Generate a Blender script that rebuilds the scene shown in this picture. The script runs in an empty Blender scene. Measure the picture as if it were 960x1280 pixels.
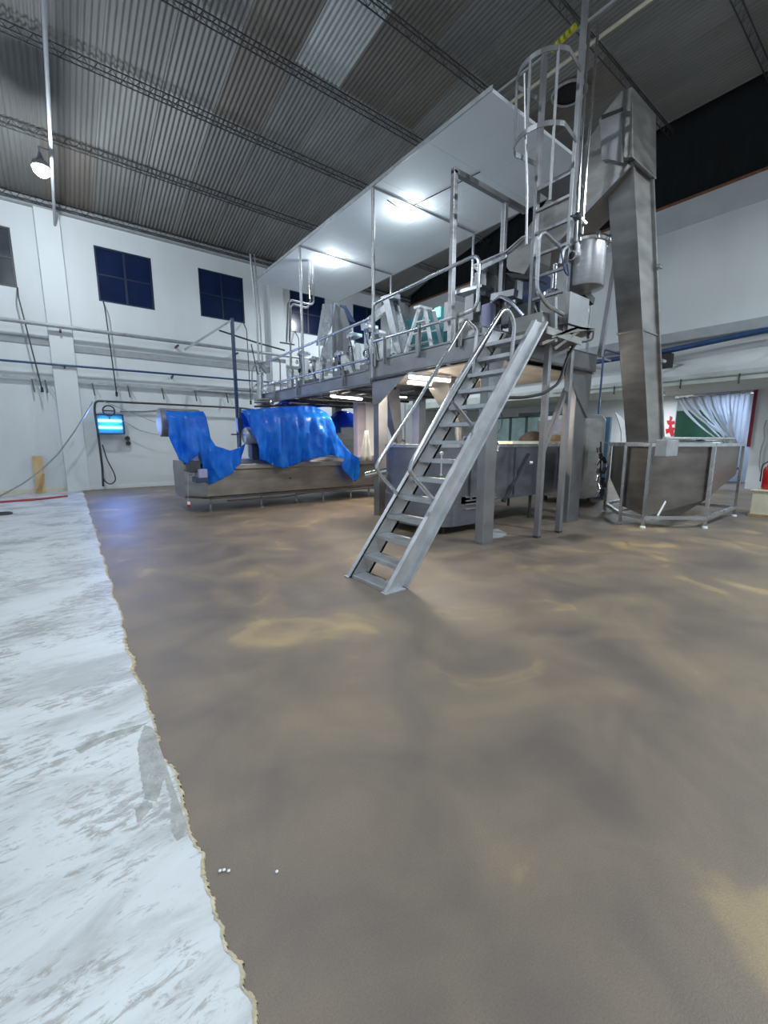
import bpy, bmesh, math, random
from mathutils import Vector, Matrix
from mathutils import noise as mnoise
from mathutils.geometry import delaunay_2d_cdt
random.seed(7)
C = bpy.context.scene.collection
R = math.radians
# ------------------------------------------------------------------ camera
EYE = Vector((0, 0, 1.5)); FPX = 525.0; YAW = R(52.3); PIT = R(9.4)
FW = Vector((math.cos(PIT)*math.cos(YAW), math.cos(PIT)*math.sin(YAW), -math.sin(PIT)))
RT = Vector((math.sin(YAW), -math.cos(YAW), 0)); UP = RT.cross(FW)
cam = bpy.data.objects.new('camera', bpy.data.cameras.new('camera')); C.objects.link(cam)
cam.data.sensor_fit = 'HORIZONTAL'; cam.data.sensor_width = 36; cam.data.lens = FPX/960*36
cam.data.clip_start = .05; cam.data.clip_end = 200
cam.matrix_world = Matrix.Translation(EYE) @ Matrix((RT, UP, -FW)).transposed().to_4x4()
bpy.context.scene.camera = cam
# measured layout: turn a pixel of the 960x1280 frame into a point on a known plane of the hall
def ray(px, py): return FW*FPX + RT*(px-480) + UP*(640-py)
def AX(x, px, py): d = ray(px, py); return EYE + d*((x-EYE.x)/d.x)
def AY(y, px, py): d = ray(px, py); return EYE + d*((y-EYE.y)/d.y)
def AZ(z, px, py): d = ray(px, py); return EYE + d*((z-EYE.z)/d.z)
# ------------------------------------------------------------------ world, exposure
w = bpy.data.worlds.new('night'); bpy.context.scene.world = w; w.use_nodes = True
w.node_tree.nodes['Background'].inputs[0].default_value = (.02, .03, .05, 1)
w.node_tree.nodes['Background'].inputs[1].default_value = .3
vs = bpy.context.scene.view_settings
vs.view_transform = 'Standard'; vs.look = 'None'; vs.exposure = 0.34; vs.gamma = 1; vs.use_curve_mapping = False
HB_POWER = 520; SMALL = 24; TUBE = 38
COOL = (.85, .94, 1.0); WARM = (1.0, .86, .70)

# ------------------------------------------------------------------ materials
def newmat(name):
    m = bpy.data.materials.new(name); m.use_nodes = True
    nt = m.node_tree; return m, nt, nt.nodes, nt.links, nt.nodes['Principled BSDF']
def mat(name, col, rough=.5, metal=0., var=.12, scale=4., bump=.0, bscale=40., stretch=(1,1,1), alpha=None, rvar=.1, coat=0.):
    m, nt, N, L, P = newmat(name)
    tc = N.new('ShaderNodeTexCoord'); mp = N.new('ShaderNodeMapping'); mp.inputs['Scale'].default_value = stretch
    L.new(tc.outputs['Object'], mp.inputs[0])
    nz = N.new('ShaderNodeTexNoise'); nz.inputs['Scale'].default_value = scale; nz.inputs['Detail'].default_value = 6
    L.new(mp.outputs[0], nz.inputs['Vector'])
    rp = N.new('ShaderNodeValToRGB'); rp.color_ramp.elements[0].position = .3; rp.color_ramp.elements[1].position = .7
    rp.color_ramp.elements[0].color = tuple(max(0, c*(1-var)) for c in col)+(1,)
    rp.color_ramp.elements[1].color = tuple(min(1, c*(1+var)) for c in col)+(1,)
    L.new(nz.outputs[0], rp.inputs[0]); L.new(rp.outputs[0], P.inputs['Base Color'])
    mr = N.new('ShaderNodeMapRange'); mr.inputs['To Min'].default_value = max(.02, rough-rvar); mr.inputs['To Max'].default_value = min(1, rough+rvar)
    L.new(nz.outputs[0], mr.inputs[0]); L.new(mr.outputs[0], P.inputs['Roughness'])
    P.inputs['Metallic'].default_value = metal
    if coat: P.inputs['Coat Weight'].default_value = coat
    if bump:
        n2 = N.new('ShaderNodeTexNoise'); n2.inputs['Scale'].default_value = bscale; n2.inputs['Detail'].default_value = 4
        L.new(mp.outputs[0], n2.inputs['Vector'])
        b = N.new('ShaderNodeBump'); b.inputs['Strength'].default_value = bump; b.inputs['Distance'].default_value = .02
        L.new(n2.outputs[0], b.inputs['Height']); L.new(b.outputs[0], P.inputs['Normal'])
    return m
def emit(name, col, s):
    m, nt, N, L, P = newmat(name)
    P.inputs['Base Color'].default_value = (.8,.8,.8,1)
    P.inputs['Emission Color'].default_value = col+(1,); P.inputs['Emission Strength'].default_value = s
    return m
M = {}
M['steel'] = mat('stainless_brushed', (.42,.42,.44), .33, .92, .12, 3, .15, 60, (1,1,8))
M['steel_warm'] = mat('stainless_used', (.34,.335,.325), .34, .88, .2, 2.2, .1, 40, (1,1,3))
M['steel_hopper'] = mat('stainless_dull_brown', (.21,.195,.18), .36, .85, .25, 2.2, .1, 40, (1,1,2))
M['steel_grey'] = mat('stainless_matt_grey', (.30,.305,.32), .42, .75, .14, 3, .08, 50)
M['steel_light'] = mat('stainless_satin_light', (.58,.60,.63), .27, .92, .08, 3, .02, 60)
M['steel_polish'] = mat('stainless_polished', (.72,.73,.75), .14, 1., .05, 3, rvar=.05)
M['steel_blue'] = mat('stainless_vat_plate', (.25,.26,.30), .38, .85, .18, 2.5, .1, 30, (1,1,2))
M['alu'] = mat('aluminium_dusty', (.52,.54,.57), .42, .65, .14, 6, .2, 60)
M['galv'] = mat('galvanised', (.40,.42,.44), .5, .6, .15, 8)
M['dark'] = mat('dark_metal', (.06,.065,.07), .5, .4, .2, 6)
M['black'] = mat('black_rubber', (.02,.02,.022), .6)
M['hole'] = mat('unlit_void', (.006,.007,.01), .9)
M['white_paint'] = mat('white_paint', (.72,.75,.76), .5, 0, .05, 3)
M['panel'] = mat('white_insulated_panel', (.76,.80,.83), .72, 0, .03, 1.2)
M['purple'] = mat('violet_grey_plastic', (.30,.30,.48), .4, 0, .1, 5)
M['white_plastic'] = mat('white_plastic', (.78,.8,.82), .35, 0, .05, 5)
M['navy'] = mat('night_window_glass', (.006,.016,.060), .18, 0, .25, 1.6, rvar=.06)
M['smoke'] = mat('grey_window_glass', (.045,.050,.060), .25, 0, .25, 1.6)
M['navy_frame'] = mat('navy_frame', (.010,.020,.055), .4)
M['blue_pipe'] = mat('blue_painted_pipe', (.022,.065,.17), .4, 0, .15, 5)
M['dark_blue'] = mat('dark_blue_steel', (.03,.05,.12), .4)
M['rust'] = mat('rusty_edge', (.22,.10,.05), .8, .1, .35, 12)
M['beam_grey'] = mat('grey_concrete_beam', (.36,.39,.41), .7, 0, .14, 3)
M['band'] = mat('grey_band_paint', (.33,.35,.37), .7, 0, .1, 4)
M['soffit'] = mat('soffit_grey_green', (.52,.56,.53), .7, 0, .1, 3)
M['wood'] = mat('pale_pine', (.60,.42,.22), .7, 0, .2, 6, stretch=(1,1,.2))
M['wood_dark'] = mat('darker_pine', (.40,.27,.13), .7, 0, .2, 6)
M['red'] = mat('red_enamel', (.55,.015,.02), .35, 0, .1, 5)
M['red_hose'] = mat('red_hose', (.42,.05,.05), .5)
M['frame_red'] = mat('dark_red_frame', (.20,.012,.03), .4)
M['green'] = mat('dark_green_board', (.012,.075,.035), .5, 0, .2, 3)
M['teal'] = mat('teal_glazing', (.40,.58,.57), .15, 0, .2, 2)
M['teal_frame'] = mat('green_grey_frame', (.06,.13,.12), .5)
M['cream'] = mat('cream_board', (.70,.66,.52), .6, 0, .1, 4)
M['grey_cloth'] = mat('grey_cloth', (.42,.43,.43), .8, 0, .15, 5)
M['yellow'] = mat('hazard_yellow', (.55,.55,.03), .5)
M['pink_grey'] = mat('pinkish_plastic_post', (.42,.38,.46), .4)
M['tube'] = emit('fluorescent_tube', (1.0,.90,.78), 9)
M['tube_cool'] = emit('fluorescent_tube_cool', (.95,.97,1.0), 7)
M['led'] = emit('led_lens', (.85,.93,1.0), 60)
M['led_small'] = emit('led_bulb', (.85,.93,1.0), 45)
M['uv'] = emit('blue_insect_tube', (.10,.72,1.0), 7)
M['cyan'] = emit('cyan_indicator', (.05,.8,.8), 1.2)
M['uv_plate'] = mat('insect_killer_body', (.12,.35,.62), .3)

def tarp_mat(name, col):
    m, nt, N, L, P = newmat(name)
    tc = N.new('ShaderNodeTexCoord')
    nz = N.new('ShaderNodeTexNoise'); nz.inputs['Scale'].default_value = 2.0; nz.inputs['Detail'].default_value = 5
    nz.inputs['Distortion'].default_value = 1.2
    L.new(tc.outputs['Object'], nz.inputs['Vector'])
    rp = N.new('ShaderNodeValToRGB'); e = rp.color_ramp.elements
    e[0].position = .32; e[0].color = tuple(c*.82 for c in col)+(1,); e[1].position = .72; e[1].color = (col[0]*2+.005, min(1,col[1]*1.5), min(1,col[2]*1.02), 1)
    L.new(nz.outputs[0], rp.inputs[0]); L.new(rp.outputs[0], P.inputs['Base Color'])
    P.inputs['Roughness'].default_value = .10
    n2 = N.new('ShaderNodeTexNoise'); n2.inputs['Scale'].default_value = 9; n2.inputs['Detail'].default_value = 3; n2.inputs['Distortion'].default_value = .8
    L.new(tc.outputs['Object'], n2.inputs['Vector'])
    b = N.new('ShaderNodeBump'); b.inputs['Strength'].default_value = .5; b.inputs['Distance'].default_value = .05
    L.new(n2.outputs[0], b.inputs['Height']); L.new(b.outputs[0], P.inputs['Normal'])
    tr = N.new('ShaderNodeBsdfTransparent'); tr.inputs[0].default_value = tuple(min(1, c*1.5+.05) for c in col)+(1,)
    tl = N.new('ShaderNodeBsdfTranslucent'); L.new(rp.outputs[0], tl.inputs[0])
    m1 = N.new('ShaderNodeMixShader'); m1.inputs[0].default_value = .42
    m2 = N.new('ShaderNodeMixShader'); m2.inputs[0].default_value = .16
    L.new(P.outputs[0], m1.inputs[1]); L.new(tl.outputs[0], m1.inputs[2])
    L.new(m1.outputs[0], m2.inputs[1]); L.new(tr.outputs[0], m2.inputs[2])
    L.new(m2.outputs[0], N['Material Output'].inputs[0])
    return m
M['tarp'] = tarp_mat('blue_plastic_sheet', (.010,.21,.92))
M['tarp_dark'] = tarp_mat('dark_blue_plastic_sheet', (.01,.07,.60))

def strip_mat():
    m, nt, N, L, P = newmat('clear_pvc_strip')
    P.inputs['Base Color'].default_value = (.66,.70,.74,1); P.inputs['Roughness'].default_value = .12
    tl = N.new('ShaderNodeBsdfTranslucent'); tl.inputs[0].default_value = (.85,.88,.92,1); m0 = N.new('ShaderNodeMixShader'); m0.inputs[0].default_value = .5; L.new(P.outputs[0], m0.inputs[1]); L.new(tl.outputs[0], m0.inputs[2])
    tr = N.new('ShaderNodeBsdfTransparent'); mx = N.new('ShaderNodeMixShader'); mx.inputs[0].default_value = .12
    L.new(m0.outputs[0], mx.inputs[1]); L.new(tr.outputs[0], mx.inputs[2]); L.new(mx.outputs[0], N['Material Output'].inputs[0])
    return m
M['strip'] = strip_mat()

def wall_mat():
    m, nt, N, L, P = newmat('white_wall_paint')
    tc = N.new('ShaderNodeTexCoord'); mp = N.new('ShaderNodeMapping'); mp.inputs['Scale'].default_value = (.5,.5,.18)
    L.new(tc.outputs['Object'], mp.inputs[0])
    nz = N.new('ShaderNodeTexNoise'); nz.inputs['Scale'].default_value = 1.4; nz.inputs['Detail'].default_value = 8
    L.new(mp.outputs[0], nz.inputs['Vector'])
    rp = N.new('ShaderNodeValToRGB'); e = rp.color_ramp.elements
    e[0].position = .25; e[0].color = (.60,.635,.655,1); e[1].position = .62; e[1].color = (.70,.74,.765,1)
    L.new(nz.outputs[0], rp.inputs[0]); L.new(rp.outputs[0], P.inputs['Base Color'])
    P.inputs['Roughness'].default_value = .55
    n2 = N.new('ShaderNodeTexNoise'); n2.inputs['Scale'].default_value = 3; L.new(tc.outputs['Object'], n2.inputs['Vector'])
    b = N.new('ShaderNodeBump'); b.inputs['Strength'].default_value = .25; b.inputs['Distance'].default_value = .03
    L.new(n2.outputs[0], b.inputs['Height']); L.new(b.outputs[0], P.inputs['Normal'])
    return m
M['wall'] = wall_mat()

def brown_floor():
    m, nt, N, L, P = newmat('brown_sanded_floor')
    tc = N.new('ShaderNodeTexCoord')
    def noise(s, d, dist=0., rough=.5):
        n = N.new('ShaderNodeTexNoise'); n.inputs['Scale'].default_value = s; n.inputs['Detail'].default_value = d
        n.inputs['Distortion'].default_value = dist; n.inputs['Roughness'].default_value = rough
        L.new(tc.outputs['Object'], n.inputs['Vector']); return n
    a = noise(1.05, 5, 1.0); rp = N.new('ShaderNodeValToRGB'); e = rp.color_ramp.elements
    e[0].position = .34; e[0].color = (.150,.124,.104,1); e[1].position = .68; e[1].color = (.33,.25,.145,1)
    x = rp.color_ramp.elements.new(.50); x.color = (.190,.153,.120,1); x = rp.color_ramp.elements.new(.60); x.color = (.215,.170,.125,1)
    L.new(a.outputs[0], rp.inputs[0])
    b_ = noise(1.7, 4, .6); rb = N.new('ShaderNodeValToRGB'); rb.color_ramp.elements[0].position = .35; rb.color_ramp.elements[1].position = .68
    rb.color_ramp.elements[0].color = (.80,.80,.84,1); rb.color_ramp.elements[1].color = (1.12,1.10,1.02,1)
    L.new(b_.outputs[0], rb.inputs[0])
    mx = N.new('ShaderNodeMix'); mx.data_type = 'RGBA'; mx.blend_type = 'MULTIPLY'; mx.inputs[0].default_value = 1
    L.new(rp.outputs[0], mx.inputs[6]); L.new(rb.outputs[0], mx.inputs[7])
    g = noise(170, 3, 0, .7); rg = N.new('ShaderNodeValToRGB'); rg.color_ramp.elements[0].position = .3; rg.color_ramp.elements[1].position = .7
    rg.color_ramp.elements[0].color = (.80,.80,.80,1); rg.color_ramp.elements[1].color = (1.2,1.2,1.2,1)
    L.new(g.outputs[0], rg.inputs[0])
    m2 = N.new('ShaderNodeMix'); m2.data_type = 'RGBA'; m2.blend_type = 'MULTIPLY'; m2.inputs[0].default_value = .8
    L.new(mx.outputs[2], m2.inputs[6]); L.new(rg.outputs[0], m2.inputs[7]); L.new(m2.outputs[2], P.inputs['Base Color'])
    rr = N.new('ShaderNodeMapRange'); rr.inputs['To Min'].default_value = .40; rr.inputs['To Max'].default_value = .62
    L.new(b_.outputs[0], rr.inputs[0]); L.new(rr.outputs[0], P.inputs['Roughness'])
    bp = N.new('ShaderNodeBump'); bp.inputs['Strength'].default_value = .35; bp.inputs['Distance'].default_value = .004
    L.new(g.outputs[0], bp.inputs['Height']); L.new(bp.outputs[0], P.inputs['Normal'])
    return m
M['floor'] = brown_floor()

def white_floor():
    m, nt, N, L, P = newmat('worn_white_screed')
    tc = N.new('ShaderNodeTexCoord')
    mp = N.new('ShaderNodeMapping'); mp.inputs['Scale'].default_value = (.8,2.2,1); mp.inputs['Rotation'].default_value = (0,0,R(-12))
    L.new(tc.outputs['Object'], mp.inputs[0])
    def noise(s, d, src, dist=0., rough=.6):
        n = N.new('ShaderNodeTexNoise'); n.inputs['Scale'].default_value = s; n.inputs['Detail'].default_value = d
        n.inputs['Distortion'].default_value = dist; n.inputs['Roughness'].default_value = rough
        L.new(src, n.inputs['Vector']); return n
    a = noise(1.1, 9, mp.outputs[0], .6, .66); rp = N.new('ShaderNodeValToRGB'); e = rp.color_ramp.elements
    e[0].position = .36; e[0].color = (.40,.42,.43,1); e[1].position = .60; e[1].color = (.62,.665,.69,1)
    x = rp.color_ramp.elements.new(.47); x.color = (.57,.60,.62,1)
    L.new(a.outputs[0], rp.inputs[0])
    cl = noise(1.6, 3, tc.outputs['Object'], .3); rc = N.new('ShaderNodeMapRange'); rc.inputs['From Min'].default_value = .40; rc.inputs['From Max'].default_value = .66
    L.new(cl.outputs[0], rc.inputs[0])
    b_ = noise(13, 9, mp.outputs[0], .5, .75); ad = N.new('ShaderNodeMath'); ad.operation = 'MULTIPLY_ADD'; ad.inputs[1].default_value = .20; 
    L.new(rc.outputs[0], ad.inputs[0]); L.new(b_.outputs[0], ad.inputs[2])
    rb = N.new('ShaderNodeValToRGB')
    rb.color_ramp.elements[0].position = .60; rb.color_ramp.elements[0].color = (0,0,0,1); rb.color_ramp.elements[1].position = .70; rb.color_ramp.elements[1].color = (.85,.85,.85,1)
    L.new(ad.outputs[0], rb.inputs[0])
    mx = N.new('ShaderNodeMix'); mx.data_type = 'RGBA'; L.new(rb.outputs[0], mx.inputs[0])
    L.new(rp.outputs[0], mx.inputs[6]); mx.inputs[7].default_value = (.30,.295,.29,1)
    L.new(mx.outputs[2], P.inputs['Base Color'])
    P.inputs['Roughness'].default_value = .42
    bp = N.new('ShaderNodeBump'); bp.inputs['Strength'].default_value = .5; bp.inputs['Distance'].default_value = .02
    L.new(a.outputs[0], bp.inputs['Height']); L.new(bp.outputs[0], P.inputs['Normal'])
    return m
M['floor_white'] = white_floor()
M['edge'] = mat('ochre_edge_grout', (.50,.43,.30), .8, 0, .3, 25, .6, 60)
M['peel'] = mat('bare_grey_screed', (.36,.37,.36), .6, 0, .22, 18, .5, 60)

def roof_mat(name, col):
    return mat(name, col, .7, .05, .16, 1.2, .1, 30, (1,.35,1))
ROOF = [roof_mat('roof_sheet_grey', (.20,.20,.194)), roof_mat('roof_sheet_dull', (.175,.175,.168)),
        roof_mat('roof_sheet_pale', (.225,.225,.217)), roof_mat('roof_sheet_brown', (.165,.150,.130))]
M['sky_sheet'] = mat('translucent_roof_sheet', (.42,.45,.44), .4, 0, .06, 2)
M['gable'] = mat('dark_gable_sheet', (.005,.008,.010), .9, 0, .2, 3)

# ------------------------------------------------------------------ mesh builder
class MB:
    def __init__(s): s.v = []; s.f = []; s.sm = []
    def add(s, vs, fs, smooth=False):
        o = len(s.v); s.v += [Vector(v) for v in vs]; s.f += [[i+o for i in f] for f in fs]; s.sm += [smooth]*len(fs); return s
    def box(s, a, b):
        x0,y0,z0 = [min(p,q) for p,q in zip(a,b)]; x1,y1,z1 = [max(p,q) for p,q in zip(a,b)]
        v = [(x,y,z) for z in (z0,z1) for x,y in ((x0,y0),(x1,y0),(x1,y1),(x0,y1))]
        return s.add(v, [[0,3,2,1],[4,5,6,7],[0,1,5,4],[1,2,6,5],[2,3,7,6],[3,0,4,7]])
    def bar(s, p, q, wd, ht, up=(0,0,1)):          # rectangular bar from p to q
        p, q = Vector(p), Vector(q); d = (q-p).normalized(); u = Vector(up)
        if abs(d.dot(u)) > .97: u = Vector((1,0,0))
        sd = d.cross(u).normalized()*wd/2; up2 = sd.cross(d).normalized()*ht/2
        v = [e+a*sd+b*up2 for e in (p,q) for a,b in ((-1,-1),(1,-1),(1,1),(-1,1))]
        return s.add(v, [[0,3,2,1],[4,5,6,7],[0,1,5,4],[1,2,6,5],[2,3,7,6],[3,0,4,7]])
    def tube(s, pts, r, n=10, bend=0., caps=True):
        P = [Vector(p) for p in pts]
        if bend and len(P) > 2:
            Q = [P[0]]
            for i in range(1, len(P)-1):
                a, b, c = P[i-1], P[i], P[i+1]
                k = min(bend, (a-b).length*.48, (c-b).length*.48)
                s0 = b+(a-b).normalized()*k; s1 = b+(c-b).normalized()*k
                for t in (0,.25,.5,.75,1): Q.append((1-t)**2*s0+2*t*(1-t)*b+t*t*s1)
            Q.append(P[-1]); P = Q
        rings = []; nrm = None
        for i, p in enumerate(P):
            t = ((P[min(i+1,len(P)-1)]-p).normalized() + (p-P[max(i-1,0)]).normalized())
            t = t.normalized() if t.length > 1e-6 else Vector((0,0,1))
            if nrm is None:
                nrm = t.orthogonal().normalized()
            else:
                nrm = (nrm - t*nrm.dot(t)); nrm = nrm.normalized() if nrm.length > 1e-5 else t.orthogonal().normalized()
            bn = t.cross(nrm); rr = r[i] if isinstance(r, (list, tuple)) else r
            rings.append([p+(nrm*math.cos(2*math.pi*k/n)+bn*math.sin(2*math.pi*k/n))*rr for k in range(n)])
        v = [q for g in rings for q in g]; f = []
        for i in range(len(rings)-1):
            for k in range(n):
                a = i*n+k; b = i*n+(k+1)%n; f.append([a,b,b+n,a+n])
        s.add(v, f, True)
        if caps: s.add(rings[0], [list(range(n))[::-1]]); s.add(rings[-1], [list(range(n))])
        return s
    def lathe(s, c, prof, n=28, axis='Z'):         # prof: (radius, height) list
        c = Vector(c); v = []
        for r, h in prof:
            for k in range(n):
                a = 2*math.pi*k/n; x, y = r*math.cos(a), r*math.sin(a)
                v.append(c+(Vector((x,y,h)) if axis == 'Z' else Vector((h,x,y)) if axis == 'X' else Vector((y,h,x))))
        f = []
        for i in range(len(prof)-1):
            for k in range(n):
                a = i*n+k; b = i*n+(k+1)%n; f.append([a,b,b+n,a+n])
        s.add(v, f, True)
        if prof[0][0] > 0: s.add(v[:n], [list(range(n))[::-1]])
        if prof[-1][0] > 0: s.add(v[-n:], [list(range(n))])
        return s
    def ngon(s, pts, thick):                       # planar polygon (3D points) with thickness vector
        t = Vector(thick); n = len(pts); P = [Vector(p) for p in pts]
        v = P+[p+t for p in P]
        return s.add(v, [list(range(n))[::-1], [i+n for i in range(n)]]+[[i,(i+1)%n,(i+1)%n+n,i+n] for i in range(n)])
    def loft(s, A, B, capA=True, capB=True):       # two loops of equal count
        n = len(A); s.add(list(A)+list(B), [[i,(i+1)%n,(i+1)%n+n,i+n] for i in range(n)]+([list(range(n))[::-1]] if capA else [])+([[i+n for i in range(n)]] if capB else []))
        return s
    def torus(s, c, R_, r, n=24, axis='Z', m=8):
        c = Vector(c); pts = []
        for k in range(n+1):
            a = 2*math.pi*k/n; x, y = R_*math.cos(a), R_*math.sin(a)
            pts.append(c+(Vector((x,y,0)) if axis == 'Z' else Vector((0,x,y)) if axis == 'X' else Vector((x,0,y))))
        return s.tube(pts, r, m)
    def build(s, name, material, parent=None, bevel=0., label=None, origin=None, fixn=True):
        me = bpy.data.meshes.new(name)
        if parent is not None:
            q = parent; off = Vector((0,0,0))
            while q is not None: off += q.location; q = q.parent
        else:
            if origin is not None: off = Vector(origin)
            else:
                xs = [v.x for v in s.v]; ys = [v.y for v in s.v]; zs = [v.z for v in s.v]
                off = Vector(((min(xs)+max(xs))/2, (min(ys)+max(ys))/2, min(zs)))
        me.from_pydata([v-off for v in s.v], [], s.f)
        me.polygons.foreach_set('use_smooth', s.sm)
        if fixn:
            bm = bmesh.new(); bm.from_mesh(me); bmesh.ops.recalc_face_normals(bm, faces=bm.faces)
            for e in bm.edges:
                if len(e.link_faces) == 2 and e.calc_face_angle(0) > R(38): e.smooth = False
            bm.to_mesh(me); bm.free()
        mm = material if isinstance(material, bpy.types.Material) else M[material]
        me.materials.append(mm)
        o = bpy.data.objects.new(name, me); C.objects.link(o)
        if parent is not None: o.parent = parent
        else: o.location = off
        if bevel:
            b = o.modifiers.new('bevel', 'BEVEL'); b.width = bevel; b.segments = 2; b.limit_method = 'ANGLE'; b.angle_limit = R(50)
        if label: o['label'] = label
        return o
def tag(o, label, cat, group=None):
    o['label'] = label; o['category'] = cat
    if group: o['group'] = group
    return o
def root(name, loc, label, cat, group=None):
    o = bpy.data.objects.new(name, None); C.objects.link(o); o.location = loc; o.empty_display_size = .2
    return tag(o, label, cat, group)
def struct(o): o['kind'] = 'structure'; return o
def stuff(o): o['kind'] = 'stuff'; return o

# ================================================================== THE HALL
XW, YW, XR, YB = -5.0, 16.4, 14.2, -8.4           # left side, window wall, right wall, back wall
XREC = 17.8                                        # recessed lower part of the right wall
def zr(y): s_ = YW-y; return 8.2+.28*s_-.0113*s_*s_
def seam(y): return .265+.14*max(0, (y-3)/6)**1.0*(1 if y < 9 else 1) if y < 9 else .405+.018*(y-9)
# floor: brown surface
b = MB().box((XW, YB, -.3), (XREC+3, YW+.3, 0)); struct(b.build('floor', 'floor', origin=(0,0,0)))
# worn white screed left of the seam, its edge broken
b = MB(); ys = [YB+i*.06 for i in range(int((0-YB)/.06))]; q_ = ys[-1]
while q_ < YW: q_ += .012 if q_ < 4 else .035; ys.append(min(q_, YW))
rs_ = random.Random(11); wob = [0.]
for _ in ys: wob.append(wob[-1]*.88+rs_.uniform(-.006,.006))
def edge_x(y): return seam(y)+.007*math.sin(y*5.1)+.005*math.sin(y*13.7+1)+random.uniform(-.0025,.0025)
ex = [edge_x(y)+wob[i] for i,y in enumerate(ys)]
for i in range(len(ys)-1):
    a, c = ys[i], ys[i+1]
    b.add([(XW,a,.010),(ex[i],a,.010),(ex[i+1],c,.010),(XW,c,.010),(ex[i],a,-.001),(ex[i+1],c,-.001)], [[0,1,2,3],[1,4,5,2]])
struct(b.build('floor', 'floor_white', origin=(0,0,0)))
# crumbled ochre line along the seam
b = MB()
for i in range(len(ys)-1):
    a, c = ys[i], ys[i+1]
    if a < -1: continue
    w0 = .002+.006*random.random()+.012*max(0, math.sin(a*2.2+1))+abs(wob[i])*.3
    b.add([(ex[i]-.006,a,.0115),(ex[i]+w0*.7,a,.009),(ex[i+1]+w0*.6,c,.009),(ex[i+1]-.006,c,.0115),(ex[i]+w0,a,.0005),(ex[i+1]+w0,c,.0005)], [[0,1,2,3],[1,4,5,2]])
struct(b.build('trim_1', 'edge', origin=(0,0,0)))
# bare patches beside the seam (flaked screed, slightly sunken look)
def patch(pts, z=.0102):
    P_ = [AZ(.01,*q) for q in pts]; out = []
    for p, q in zip(P_, P_[1:]+P_[:1]):
        n = max(2, int((q-p).length/.012))
        for k in range(n): u = p.lerp(q, k/n); uy = u.y+random.uniform(-.004,.004); out.append((min(u.x+random.uniform(-.004,.004), seam(uy)-.004), uy, z))
    return MB().ngon(out, (0,0,.0008))
fl = [o for o in C.objects if o.name.startswith('floor')][1]
for pts in ([(180,905),(205,918),(212,940),(226,958),(232,985),(236,1012),(240,1038),(222,1052),(214,1040),(214,1000),(205,975),(196,1003),(180,998),(175,960),(172,935)],
            [(168,1010),(184,1000),(192,1006),(180,1022),(170,1028)], [(92,936),(140,915),(166,908),(185,903),(168,914),(130,926),(100,942)]):
    q = patch(pts).build('bare_patch', 'peel', fl)
# window wall with openings
WINS = [(-1.95,-.40,5.80,7.36,'smoke'),(1.52,3.07,5.83,7.42,'navy'),(4.52,6.09,5.90,7.48,'navy'),(7.95,9.55,5.9,7.5,'navy'),(10.95,12.5,5.9,7.5,'navy')]
def wall_cells(xs, zs, holes, mk):
    b = MB()
    for i in range(len(xs)-1):
        for j in range(len(zs)-1):
            cx, cz = (xs[i]+xs[i+1])/2, (zs[j]+zs[j+1])/2
            if any(h[0] < cx < h[1] and h[2] < cz < h[3] for h in holes): continue
            mk(b, xs[i], xs[i+1], zs[j], zs[j+1])
    return b
xs = sorted({XW, XREC+3.2, *[v for h in WINS for v in h[:2]]}); zs = sorted({0., 8.22, *[v for h in WINS for v in h[2:4]]})
b = wall_cells(xs, zs, WINS, lambda b,x0,x1,z0,z1: b.box((x0,YW,z0),(x1,YW+.3,z1)))
struct(b.build('wall_back', 'wall', origin=(0,YW,0)))
for k, (x0,x1,z0,z1,g) in enumerate(WINS):
    b = MB(); t = .05
    for a, c in (((x0,z0),(x1,z0+t)),((x0,z1-t),(x1,z1)),((x0,z0+t),(x0+t,z1-t)),((x1-t,z0+t),(x1,z1-t))): b.box((a[0],YW+.02,a[1]),(c[0],YW+.10,c[1]))
    xm, zm = (x0+x1)/2, (z0+z1)/2
    b.box((xm-.03,YW+.03,z0+t),(xm+.03,YW+.09,z1-t)); b.box((x0+t,YW+.035,zm-.02),(xm-.03,YW+.085,zm+.02)); b.box((xm+.03,YW+.035,zm-.02),(x1-t,YW+.085,zm+.02))
    wf = struct(b.build('window_%d'%(k+1), 'navy_frame' if g == 'navy' else 'dark'))
    for (a0,a1,c0,c1) in ((x0+t,xm-.03,z0+t,zm-.02),(xm+.03,x1-t,z0+t,zm-.02),(x0+t,xm-.03,zm+.02,z1-t),(xm+.03,x1-t,zm+.02,z1-t)):
        MB().box((a0,YW+.055,c0),(a1,YW+.068,c1)).build('pane', g, wf)
# pilasters
for k, x0 in enumerate((.16, 7.0, 13.2)):
    struct(MB().box((x0,YW-.22,0),(x0+.58,YW,8.0)).build('trim_%d'%(k+2), 'wall', bevel=.015))
# grey band between the pilasters, skirting, grey eave band
for k,(x0,x1,z) in enumerate(((XW,.16,4.42),(.74,7.0,4.32),(7.58,13.2,4.3))):
    struct(MB().box((x0,YW-.035,z-.10),(x1,YW,z+.10)).build('trim_%d'%(k+6), 'band'))
struct(MB().box((XW,YW-.02,0),(.16,YW,.12)).build('baseboard_left', 'cream'))
struct(MB().box((.74,YW-.02,0),(XR,YW,.10)).build('baseboard_back', 'white_paint'))
struct(MB().box((XW,YW-.14,8.02),(XR,YW,8.24)).build('trim_9', 'band'))
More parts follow.
